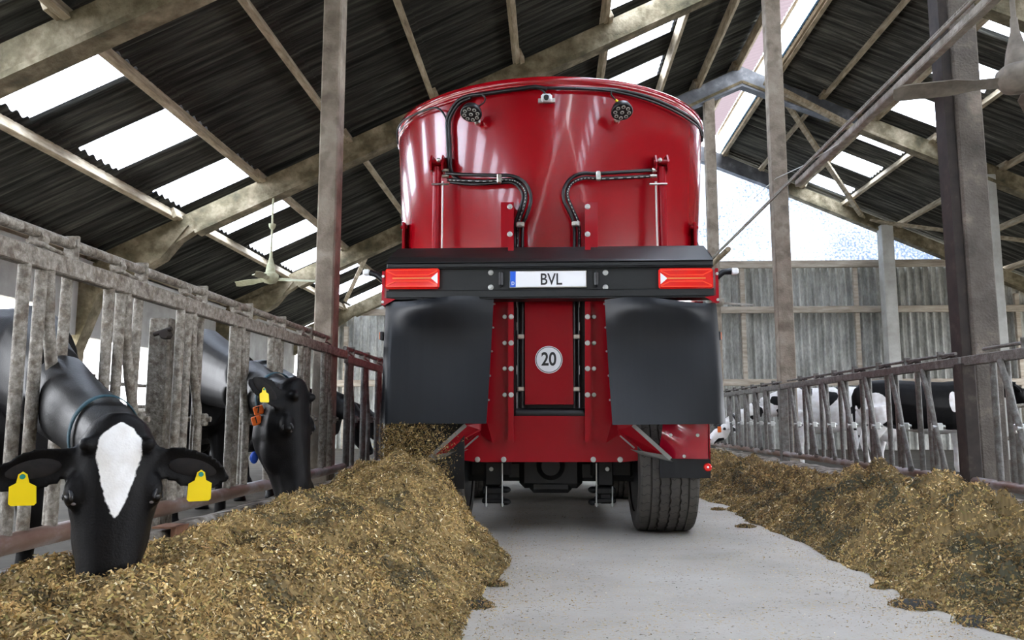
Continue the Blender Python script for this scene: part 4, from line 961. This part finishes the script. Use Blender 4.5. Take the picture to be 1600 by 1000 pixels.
def hL(x, y):
    xc = -1.13+.03*np.sin(y*2.1)+.03*np.sin(y*5.3)+.23*sstep(4.0, 5.3, y)*(1-sstep(5.5, 5.9, y))
    zc2 = np.interp(y, [1, 2.0, 2.5, 3.4, 4.2, 5.0, 5.35, 7], [.385, .41, .395, .40, .455, .53, .595, .55])+.012*np.sin(y*3.7+1)
    xt = -.30-.08*sstep(4.8, 5.6, y)+.04*fbm(y*3., y*0+3, 3); xt = xt+.05*np.sin(y*1.7)
    r = np.clip((x-xc)/(xt-xc), 0, 1); right = zc2*(1-r**1.15)*(1+.12*np.sin(PI*r))
    l = np.clip((xc-x)/.52, 0, 1); left = zc2+(.30-zc2)*l**1.3
    h = np.where(x > xc, right, left)
    soft = .05*np.exp(-((x-xc)/.09)**2); h = h-soft
    h += (.05*fbm(x*4, y*3, 3)+.022*fbm(x*13, y*11, 3, 1.))*np.clip(h*5, 0, 1)
    h *= 1-sstep(5.33, 5.6, y+.04*fbm(x*9, y*0, 2))*sstep(-1.2, -1.1, x)
    h *= 1-sstep(6.2, 6.95, y)
    return h
ysL = np.concatenate([np.arange(.9, 7.0, .012)])
ysL = np.arange(.9, 7.02, .012)
pile('silage_windrow', -1.64, -.14, ysL, hL, 'long heap of freshly tipped brown silage along the left feed barrier', 190000, 11, .0115,
     lambda x, y: 1/np.maximum(1.2, y)**1.15, lambda x, y: .8*np.clip((fbm(x*5, y*5, 3, 9.)-.45)*3, 0, 1)+.5*sstep(-.42, -.3, x))
def hR(x, y):
    xt = 1.63+.10*sstep(4.5, 2.6, y)+.09*fbm(y*2.3, y*0+8, 3)-.06*sstep(7, 10, y)
    zc2 = np.interp(y, [3, 4.2, 4.6, 5.27, 6, 6.5, 8, 9, 11.7, 14], [.31, .34, .36, .44, .36, .34, .22, .24, .26, .26])+.02*fbm(y*1.8, y*0+1, 3)
    xc = 2.42+.06*fbm(y*2, y*0+5, 2)
    r = np.clip((xc-x)/(xc-xt), 0, 1); lf = zc2*(1-r**1.2)*(1+.18*np.sin(PI*r))
    l = np.clip((x-xc)/.5, 0, 1); rt = zc2+(.2-zc2)*l
    h = np.where(x < xc, lf, rt)
    h += (.05*fbm(x*3.2, y*2.6, 3, 3.)+.10*np.abs(fbm(x*6, y*6.5, 3, 4.))-.045+.03*fbm(x*2.2+y*.6, y*8.5, 2, 6.))*np.clip(h*5, 0, 1)
    return h
ysR = np.arange(2.2, 14.0, .018)
pile('silage_windrow', 1.42, 2.92, ysR, hR, 'lumpy heap of picked-over silage along the right feed barrier', 170000, 21, .0125,
     lambda x, y: 1/np.maximum(1.2, y)**1.2, lambda x, y: .9*np.clip((fbm(x*4, y*3, 3, 7.)-.1)*2, 0, 1)+.3)
# loose clumps on the aisle
def clump(x, y, r, hh, seed, label):
    rng = np.random.default_rng(seed); n = 500
    a = rng.uniform(0, 2*PI, n); rr = np.sqrt(rng.random(n)); z = hh*(1-rr**2)*rng.random(n)**.5
    P_ = np.stack([x+r*rr*np.cos(a)*1.3, y+r*rr*np.sin(a), z+.003], 1); N_ = np.stack([rr*np.cos(a), rr*np.sin(a), np.full(n, .6)], 1); N_ /= np.linalg.norm(N_, axis=1, keepdims=True)
    q, qc = flakes(P_, N_, .012, seed, cols=rng.choice([2, 3, 6, 8, 9, 1], n)); nb = MB(); nb.ell((x, y, 0), (r*1.1, r*.85, hh*.8), None, 14, 8)
    bv = np.array(nb.v); bf = np.array(nb.f); bv[:, 2] = np.maximum(bv[:, 2], .001); allv = np.concatenate([bv, q]); allf = np.concatenate([bf, len(bv)+np.arange(n*4).reshape(-1, 4)])
    o = fast_mesh('feed_clump', allv, allf, np.concatenate([np.full((len(bv), 3), .05), qc]), M['silage'], loc=(x, y, 0)); tag(o, label, 'feed clump', 'loose silage clumps on the aisle')
def ground(px, py):
    d = ray(px, py); t = -CH/d.z; return d.x*t, d.y*t
for k, (px, py, r, hh, lab) in enumerate([(775, 915, .045, .02, 'small dark clump lying just off the toe of the left heap'), (1376, 919, .035, .018, 'small clump off the right heap, lowest on the concrete'),
        (1165, 824, .06, .02, 'flat clump beside the right heap'), (1122, 797, .05, .018, 'small clump nearest the wagon tyre'), (742, 948, .07, .035, 'dark clump at the lower edge of the left heap'),
        (1432, 948, .09, .04, 'larger dark clump at the foot of the right heap'), (1540, 975, .1, .04, 'clump at the foot of the right heap by the lower right corner')]):
    x, y = ground(px, py); clump(x, y, r, hh, 50+k, lab)
# scattered chaff on the floor (uncountable)
rng = np.random.default_rng(5); n = 16000
yy = 1.6+rng.gamma(1.6, 1.6, n); side = rng.random(n); xx = np.where(side < .38, -.3+rng.exponential(.16, n), np.where(side < .72, 1.62-rng.exponential(.16, n), rng.uniform(-.3, 1.6, n)))
P_ = np.stack([xx, yy, np.full(n, .002)], 1); N_ = np.tile([0, 0, 1.], (n, 1)); q, qc = flakes(P_, N_, .0065, 6, spread=.05)
q[:, 2] = np.clip(q[:, 2], .001, .006); o = fast_mesh('scattered_chaff', q, np.arange(n*4).reshape(-1, 4), qc, M['silage'], loc=(.6, 4, 0)); tag(o, 'loose chaff sprinkled over the concrete aisle between the heaps', 'chaff', kind='stuff')
# silage pouring out of the wagon, and a handful dropping at the front
def falling(name, fn, n, seed, size, label):
    rng = np.random.default_rng(seed); P_ = fn(rng, n); N_ = rng.normal(size=(n, 3)); N_ /= np.linalg.norm(N_, axis=1, keepdims=True)
    q, qc = flakes(P_, N_, size, seed+1); c_ = P_.mean(0); o = fast_mesh(name, q, np.arange(n*4).reshape(-1, 4), qc*.8, M['silage'], loc=tuple(c_)); tag(o, label, 'falling feed', kind='stuff')
def f1(rng, n):
    t = rng.random(n); x = -1.14+.5*np.minimum(rng.random(n), rng.random(n))+.03*rng.normal(size=n); z = .8-.38*t**.8; y = 5.4+.15*rng.random(n); return np.stack([x, y, z], 1)
falling('falling_silage', f1, 9000, 31, .012, 'brown silage pouring out from under the left rubber flap')
def f2(rng, n):
    t = rng.random(n); b = at(318, 905, 1.75); x = b.x+.03*rng.normal(size=n)*(1-.3*t)+.02*t; z = b.z+.02-.13*t; y = 1.75+.03*rng.normal(size=n); return np.stack([x, y, z+.01*rng.normal(size=n)], 1)
falling('tumbling_silage', f2, 1500, 41, .008, 'small spray of silage tumbling at the front of the left heap')
#COWS
# ================================================================== COWS
def ringpts(c, s, u, hw, hh, n=20, sq=1.0, low=1.0):
    out = []
    for k in range(n):
        a = 2*PI*k/n; ca, sa = math.cos(a), math.sin(a); e = .85
        x = math.copysign(abs(ca)**e, ca)*hw; z = math.copysign(abs(sa)**e, sa)*hh
        if sa < 0: x *= low
        out.append(c+s*x+u*z)
    return out
def cow(name, label, group, withers, heading, poll, a, n, scale, patch, voxel, collar=None, via=None, eart=(-.12, -.12), lying=False, ears=(1, 1), tags=True, headscale=1.0, neckdip=0.0, legs=True):
    Wp = V(withers); hx = V((math.cos(heading), math.sin(heading), 0)); sd = V((-hx.y, hx.x, 0)); up = V((0, 0, 1)); k = scale
    poll = V(poll); a = V(a).normalized(); n = V(n); n = (n-a*n.dot(a)).normalized(); s = n.cross(a).normalized()
    if s.dot(sd) < 0: s = -s
    base = V((Wp.x-hx.x*.6, Wp.y-hx.y*.6, 0)); root = thing(name, label, 'cow', base, group)
    mb = MB(); zt = Wp.z
    # torso, tail end to withers
    st = [(-1.62, .22, .05, .10), (-1.56, .30, .14, .22), (-1.42, .33, .22, .30), (-1.2, .36, .27, .34), (-.95, .39, .30, .38), (-.6, .415, .33, .405), (-.3, .42, .31, .40), (-.05, .41, .25, .39), (.12, .40, .2, .35), (.22, .40, .16, .30)]
    topz = [-.16, -.07, -.02, -.0, -.01, -.03, -.04, -.01, -.02, -.1]
    rings = []
    for (x, dz, hw, hh), tz in zip(st, topz):
        c = Wp+hx*x*k+up*((tz-hh)*k); rings.append(ringpts(c, sd, up, hw*k, hh*k, low=.92))
    mb.loft(rings)
    # neck: bezier from shoulders to poll
    H = headscale*k
    p0 = Wp+hx*(-.0)*k-up*.30*k; p3 = poll-n*.085*H+a*.05*H; p1 = p0+hx*.36*k+up*.02*k; tp = V(via) if via else p1; p2 = p3+(tp-p3).normalized()*.3*H-a*.04*H
    if via: p0 = Wp-up*.26*k+hx*.02*k; p1 = p0.lerp(tp, .6)+up*.01*k; p2 = p3.lerp(tp, .65)+up*.02
    nrad = lambda t: (np.interp(t, [0, .35, .7, 1], [.15, .115, .095, .088]), np.interp(t, [0, .35, .7, 1], [.27, .19, .135, .105]))
    m = 12; rings = []
    for i in range(m+1):
        t = i/m; c = p0*(1-t)**3+p1*3*t*(1-t)**2+p2*3*t*t*(1-t)+p3*t**3
        tg = (p1-p0)*(1-t)**2*3+(p2-p1)*6*t*(1-t)+(p3-p2)*3*t*t; tg.normalize()
        ss = (sd*(1-t)+s*t); ss = (ss-tg*ss.dot(tg)).normalized(); uu = ss.cross(tg)
        if uu.z < 0 and t < .5: uu = -uu
        hw, hh = nrad(t); hw *= k; hh *= k
        rings.append(ringpts(c, ss, uu, hw, hh))
    mb.loft(rings)
    # head
    hs = [(-.045, .035, .045, .06), (-.02, .07, .07, .07), (.03, .1, .095, .09), (.09, .114, .115, .115), (.16, .124, .13, .13), (.215, .119, .135, .137), (.27, .104, .13, .132), (.33, .092, .115, .118), (.39, .082, .098, .1), (.445, .08, .088, .09), (.49, .085, .082, .084), (.52, .078, .068, .075), (.54, .045, .04, .07)]
    rings = []
    for t, hw, hh, dp in hs:
        c = poll+a*t*H-n*dp*H*.92; rings.append(ringpts(c, s, n, hw*H, hh*H, low=.78))
    mb.loft(rings)
    for q in (-1, 1):
        mb.ell(poll+a*.175*H+s*q*.098*H-n*.035*H, (.03*H, .03*H, .05*H), Matrix((s, n, a)).transposed())   # brow
        mb.ell(poll+a*.27*H+s*q*.06*H-n*.12*H, (.045*H, .075*H, .12*H), Matrix((s, n, a)).transposed())     # cheek
        mb.ell(poll+a*.47*H+s*q*.045*H-n*.03*H, (.04*H, .035*H, .05*H), Matrix((s, n, a)).transposed())     # nostril wing
    for q in (-1, 1): mb.ell(poll+a*.045*H+s*q*.078*H+n*.0*H, (.022*H, .022*H, .022*H))
    mb.ell(poll+a*.0*H-n*.045*H, (.07*H, .05*H, .05*H), Matrix((s, n, a)).transposed())
    # ears (thick cupped leaves)
    ear_frames = []
    for q in (-1, 1):
        e = s*q*.93+up*eart[0]+n*eart[1]; e.normalize(); f = (n*.9+V((0, 0, -.25))); f = (f-e*f.dot(e)).normalized(); g_ = e.cross(f)
        rt = poll+a*.085*H+s*q*.085*H-n*.06*H; L = .23*H; rings = []
        m_ = 12
        for i in range(m_+1):
            t = i/m_; ww = (.026+.036*math.sin(PI*min(1, t*.95+.05))**.8)*H*(1 if t < .8 else max(.12, math.sqrt(max(0, 1-((t-.8)/.2)**2)))); th_ = .009*H if t > .15 else .022*H
            c = rt+e*L*t-up*.03*t*t*H; pts = []
            for kk in range(16):
                an = 2*PI*kk/16; uu = math.cos(an)*ww; vv = math.sin(an)*th_ + (abs(uu)/max(ww, 1e-4))**2*.022*H*(1 if t > .1 else 0)
                pts.append(c+g_*uu+f*vv)
            rings.append(pts)
        mb.loft(rings); ear_frames.append((rt, e, f, g_, L))
    # legs
    if legs and not lying:
        zf = -Wp.z/k
        for q in (-1, 1):
            fo = Wp+hx*(-.08)*k+sd*q*.16*k
            mb.tube([fo+up*k*(-.45), fo+up*k*(-.78)+hx*.03, fo+up*k*(-1.05)+hx*.02, V((fo.x, fo.y, .22*k)), V((fo.x, fo.y, .1)), V((fo.x+hx.x*.03, fo.y+hx.y*.03, .06)), V((fo.x+hx.x*.05, fo.y+hx.y*.05, 0.0))], [x*k for x in (.15, .1, .055, .038, .045, .06, .065)], 12)
            ho = Wp+hx*(-1.38)*k+sd*q*.15*k
            mb.tube([ho+up*k*(-.4), ho+up*k*(-.62)+hx*.06*k, ho+up*k*(-.85)-hx*.04*k, V((ho.x-hx.x*.12*k, ho.y-hx.y*.12*k, .5*k)), V((ho.x-hx.x*.06*k, ho.y-hx.y*.06*k, .25*k)), V((ho.x-hx.x*.05, ho.y-hx.y*.05, .1)), V((ho.x, ho.y, 0.0))], [x*k for x in (.2, .17, .09, .055, .04, .045, .065)], 12)
        tb = Wp+hx*(-1.6)*k+up*(-.14*k); mb.tube([tb, tb-hx*.06*k-up*.12*k, tb-hx*.06*k-up*.55*k, tb-hx*.04*k-up*.8*k, tb-hx*.04*k-up*.95*k], [.035*k, .03*k, .02*k, .045*k, .015*k], 10)
        mb.ell(Wp+hx*(-1.15)*k+up*(-.8*k), (.2*k, .16*k, .16*k))
    if lying:
        for q in (-1, 1):
            fo = Wp+sd*q*.24*k; mb.tube([fo-up*.45*k, fo+hx*.22*k-up*.6*k, fo+hx*.1*k+sd*q*.04-up*.72*k], [.1*k, .07*k, .05*k], 10)
            ho = Wp+hx*(-1.25)*k+sd*q*.2*k; mb.tube([ho-up*.35*k, ho+hx*.3*k+sd*q*.12-up*.55*k, ho+hx*.05*k+sd*q*.2-up*.7*k], [.18*k, .13*k, .05*k], 10)
    me = bpy.data.meshes.new('tmp'); me.from_pydata([tuple(V(v)-base) for v in mb.v], [], mb.f); me.update()
    tmp = bpy.data.objects.new('tmp', me); COL.objects.link(tmp)
    rm = tmp.modifiers.new('r', 'REMESH'); rm.mode = 'VOXEL'; rm.voxel_size = voxel; rm.use_smooth_shade = True
    sm = tmp.modifiers.new('s', 'SMOOTH'); sm.factor = .6; sm.iterations = 6 if voxel < .012 else 4
    bpy.context.view_layer.update()
    me2 = bpy.data.meshes.new_from_object(tmp.evaluated_get(bpy.context.evaluated_depsgraph_get())); bpy.data.objects.remove(tmp); me2.name = 'body'
    co = np.empty(len(me2.vertices)*3, np.float32); me2.vertices.foreach_get('co', co); co = co.reshape(-1, 3)+np.array(base)
    me2.polygons.foreach_set('use_smooth', np.ones(len(me2.polygons), bool))
    rel = co-np.array(poll); hd = dict(t=rel@np.array(a)/H, s=rel@np.array(s)/H, n=rel@np.array(n)/H)
    rb = co-np.array(Wp); bd = dict(x=rb@np.array(hx)/k, y=rb@np.array(sd)/k, z=rb[:, 2]/k)
    val = patch(hd, bd, co); at_ = me2.attributes.new('patch', 'FLOAT', 'POINT'); at_.data.foreach_set('value', np.asarray(val, np.float32))
    me2.materials.clear(); body = link('body', me2, M['coat'], root)
    # details
    for q in (-1, 1):
        ec = poll+a*.19*H+s*q*.105*H-n*.027*H
        d = MB(); d.ell(ec, (.018*H, .019*H, .022*H), Matrix((s, n, a)).transposed()); eo = obj('eye', d, M['eye'], root)
        d = MB(); lp = []
        for j in range(15):
            an = PI*(-.1+1.2*j/14); lp.append(ec+s*q*.008*H+n*.004*H+(n*.5-s*q*.5)*0+(n*.6+s*(-q)*.35).normalized()*math.cos(an)*.021*H-a*math.sin(an)*.021*H)
        d.tube(lp, [.003*H]+[.0055*H]*13+[.003*H], 8); obj('eyelid', d, M['nose'], root)
        d = MB(); ww = (a*.8-s*q*.45).normalized(); d.ell(ec+ww*.017*H+n*.009*H, (.008*H, .006*H, .006*H), Matrix((s, n, a)).transposed()); obj('eye_corner', d, M['eyewhite'], eo)
        d = MB(); nc = poll+a*.505*H+s*q*.052*H-n*.005*H; d.ell(nc, (.014*H, .012*H, .02*H), Matrix((s, n, a)).transposed()); obj('nostril', d, M['ink'], root)
        rt, e, f, g_, L = ear_frames[0 if q < 0 else 1]
        d = MB(); d.ell(rt+e*L*.55+f*.011*H-up*.006*H, (L*.33, .03*H, .006*H), Matrix((e, g_, f)).transposed()); obj('inner_ear', d, M['earin'], root)
        if tags and voxel < .02:
            c = rt+e*L*.62+f*.022*H-up*.02*H
            gz = V((0, 0, -1)); gx = f.cross(gz).normalized(); gy = f; d = MB(); k2 = 1.0 if tags is True else tags
            sh = [(-.011, .0), (-.016, -.024), (-.033, -.034), (-.034, -.082), (-.028, -.088), (.028, -.088), (.034, -.082), (.033, -.034), (.016, -.024), (.011, 0), (0, .008)]
            gz2 = (V((0, 0, 1))-gy*gy.z).normalized()
            d.prism([c+gx*x*k2+gz2*(z+.005)*k2 for x, z in sh], gy*.002); et = obj('ear_tag', d, M['tagyellow'], root)
            d = MB(); d.tube([c+gy*.001, c+gy*.007], .007*k2, 12); obj('stud', d, mat('tag_stud', (.02, .25, .2), .5), et)
    if collar:
        t = collar.get('t', .78); c = p0*(1-t)**3+p1*3*t*(1-t)**2+p2*3*t*t*(1-t)+p3*t**3
        tg = ((p1-p0)*(1-t)**2*3+(p2-p1)*6*t*(1-t)+(p3-p2)*3*t*t).normalized(); ss = (sd*(1-t)+s*t); ss = (ss-tg*ss.dot(tg)).normalized(); uu = ss.cross(tg)
        hw, hh = nrad(t); hw *= k*collar.get('g', 1.1); hh *= k*collar.get('g', 1.1); d = MB(); rg = []; N = 40; wd = collar.get('w', .022)
        for j in range(N):
            an = 2*PI*j/N; o_ = ss*math.cos(an)*hw+uu*math.sin(an)*hh; nn = (ss*math.cos(an)/hw+uu*math.sin(an)/hh).normalized()
            rg.append([c+o_-tg*wd, c+o_+tg*wd, c+o_+tg*wd+nn*.004, c+o_-tg*wd+nn*.004])
        rg.append(rg[0]); d.loft(rg, closed=False); co_ = obj('collar', d, collar.get('m', M['collar']), root)
        if 'nums' in collar:
            for j, (txt, pt, rotz) in enumerate(collar['nums']):
                P_ = V(pt); Rm = Matrix.Rotation(rotz, 3, 'Z') @ Matrix.Rotation(collar['tilt'], 3, 'Y'); d = MB(); d.hull_box(P_, (.056, .014, .05), Rm, .006); nt = obj('number_tag', d, M['orange'], co_)
                text_mesh('number', txt, .05, M['ink'], nt, P_+Rm @ V((0, -.0085, 0)), Rm @ RX, .9, bold=.001)
            if 'disc' in collar: d = MB(); d.ell(V(collar['disc']), (.025, .015, .034)); obj('transponder', d, M['collar_blue'], co_)
        elif 'tag' in collar: d = MB(); d.hull_box(V(collar['tag']), (.06, .03, .1), Matrix.Identity(3), .008); obj('number_tag', d, M['orange'], co_)
    return root, dict(poll=poll, a=a, n=n, s=s, H=H)
def blaze(hd, bd, co):
    t, s, n = hd['t'], hd['s'], hd['n']
    w_ = np.interp(t, [-.03, 0, .03, .07, .11, .16, .2, .235, .262], [-.02, .03, .054, .058, .05, .037, .025, .01, -.012])
    return np.where((n > -.08) & (t > -.06), w_-np.abs(s-.006), -.05)
def black(hd, bd, co): return np.full(len(co), -.05)
def spots(seed, bias, fr=2.2):
    def f(hd, bd, co):
        v = fbm(bd['x']*fr+seed, bd['z']*fr*1.2+np.sign(bd['y'])*3+seed*2, 2, seed*.37); return (v-bias)*.12
    return f
# near cow, face on
cow('cow', 'black cow nearest on the left, facing out, with white blaze and two yellow ear tags', 'cows at the left feed barrier',
    (-2.42, 3.5, 1.34), math.atan2(-.35, .93), (-1.225, 2.22, .795), (.02, -.07, -1), (.46, -.86, .1), .97, blaze, .009, collar=dict(t=.9, g=1.1, w=.016), headscale=1.04, via=(-1.9, 3.02, .87))
# second cow, side face
nt = [('7', at(404, 641, 4.33), .1), ('1', at(401, 657, 4.33), .1)]
cow('cow', 'black cow on the left in profile, with orange collar numbers and a yellow ear tag', 'cows at the left feed barrier',
    (-2.6, 5.85, 1.49), math.atan2(-.88, .48), (-1.385, 4.4, 1.0), (.1, -.05, -1), (1, -.2, .15), 1.04, black, .012, collar=dict(t=.82, g=1.08, nums=nt, tilt=-.3, disc=tuple(at(397, 715, 4.45))), headscale=1.16, tags=.85, via=(-1.84, 4.95, .95), eart=(.85, -.5))
cow('cow', 'black cow standing behind the one with orange collar numbers', 'cows at the left feed barrier', (-2.95, 8.0, 1.44), math.atan2(-.75, .66), (-2.35, 7.3, 1.2), (.45, -.35, -.8), (.7, -.5, .6), 1.0, black, .022)
cow('cow', 'black cow seen through the bars between brown post and profile cow', 'cows at the left feed barrier', (-3.3, 11.2, 1.25), math.atan2(-.2, .95), (-2.5, 11.0, .95), (.5, -.1, -.8), (.8, -.1, .5), .95, black, .026)
cow('cow', 'black cow furthest along the left barrier, beside the rubber flap', 'cows at the left feed barrier', (-2.75, 9.6, 1.22), math.atan2(-.3, .9), (-2.2, 9.3, .85), (.3, -.1, -.9), (.9, -.2, .3), .85, black, .026)
def whitecow(hd, bd, co):
    v = (spots(3, .62, 3.4)(hd, bd, co))*-1
    nk = fbm(co[:, 0]*7, co[:, 2]*7, 2, 2.)-.12; neck = bd['x'] > .12
    return np.where(neck, -nk*.1, v)
cow('cow', 'white cow with few black spots, head through the right barrier beside the wagon', 'cows behind the right feed barrier', (4.2, 14.1, 1.40), math.atan2(-.05, -1), (3.02, 13.9, .82), (-.65, -.25, -.6), (-.6, -.5, .6), 1.0, whitecow, .022,
    collar=dict(t=.86, g=1.08, m=M['hose'], tag=tuple(at(1124, 671, 13.75))))
def blackcow(hd, bd, co):
    x, z, y = bd['x'], bd['z'], bd['y']
    v = np.full(len(co), -.05); d1 = .14-np.hypot((x+.28)/.55, (z+.35)/1.1); d2 = -.75-z+.06*fbm(x*5, z*5, 2); bl = np.where((hd['t'] > .02) & (hd['n'] > -.05), .02-np.abs(hd['s']), -.05)
    d3 = .2-np.hypot((x+1.4)/.9, (z+.45)/1.2)
    return np.maximum.reduce([v, d1, d2*.5, bl, d3])
cow('cow', 'black cow with white patches standing side-on behind the right barrier', 'cows behind the right feed barrier', (6.35, 12.6, 1.43), 0.0, (7.02, 12.5, 1.4), (.75, -.12, -.62), (.6, -.1, .8), 1.0, blackcow, .02)
cow('cow', 'spotted cow lying by the thick soiled post on the right', 'cows behind the right feed barrier', (7.3, 10.8, .86), PI-.3, (6.6, 11.1, .95), (-.7, .1, -.6), (-.6, .1, .8), .98, spots(5, .02, 3.2), .026, lying=True, legs=False)
# rail of the lying boxes on the right
rr = thing('stall_rail', 'curved grey stall rail behind the right barrier at the edge', 'rail', (7.3, 12, 0))
mb = MB(); mb.tube([(6.6, 11.75, 1.0), (7.2, 11.75, 1.06), (9.5, 11.75, 1.06)], .03, 8); mb.tube([(6.4, 11.75, .55), (9.5, 11.75, .5)], .03, 8); obj('rail', mb, M['galv'], rr)
mb = MB(); mb.tube([(9.5, 11.75, 0), (9.5, 11.75, 1.3)], .03, 8); obj('upright', mb, M['galv'], rr)
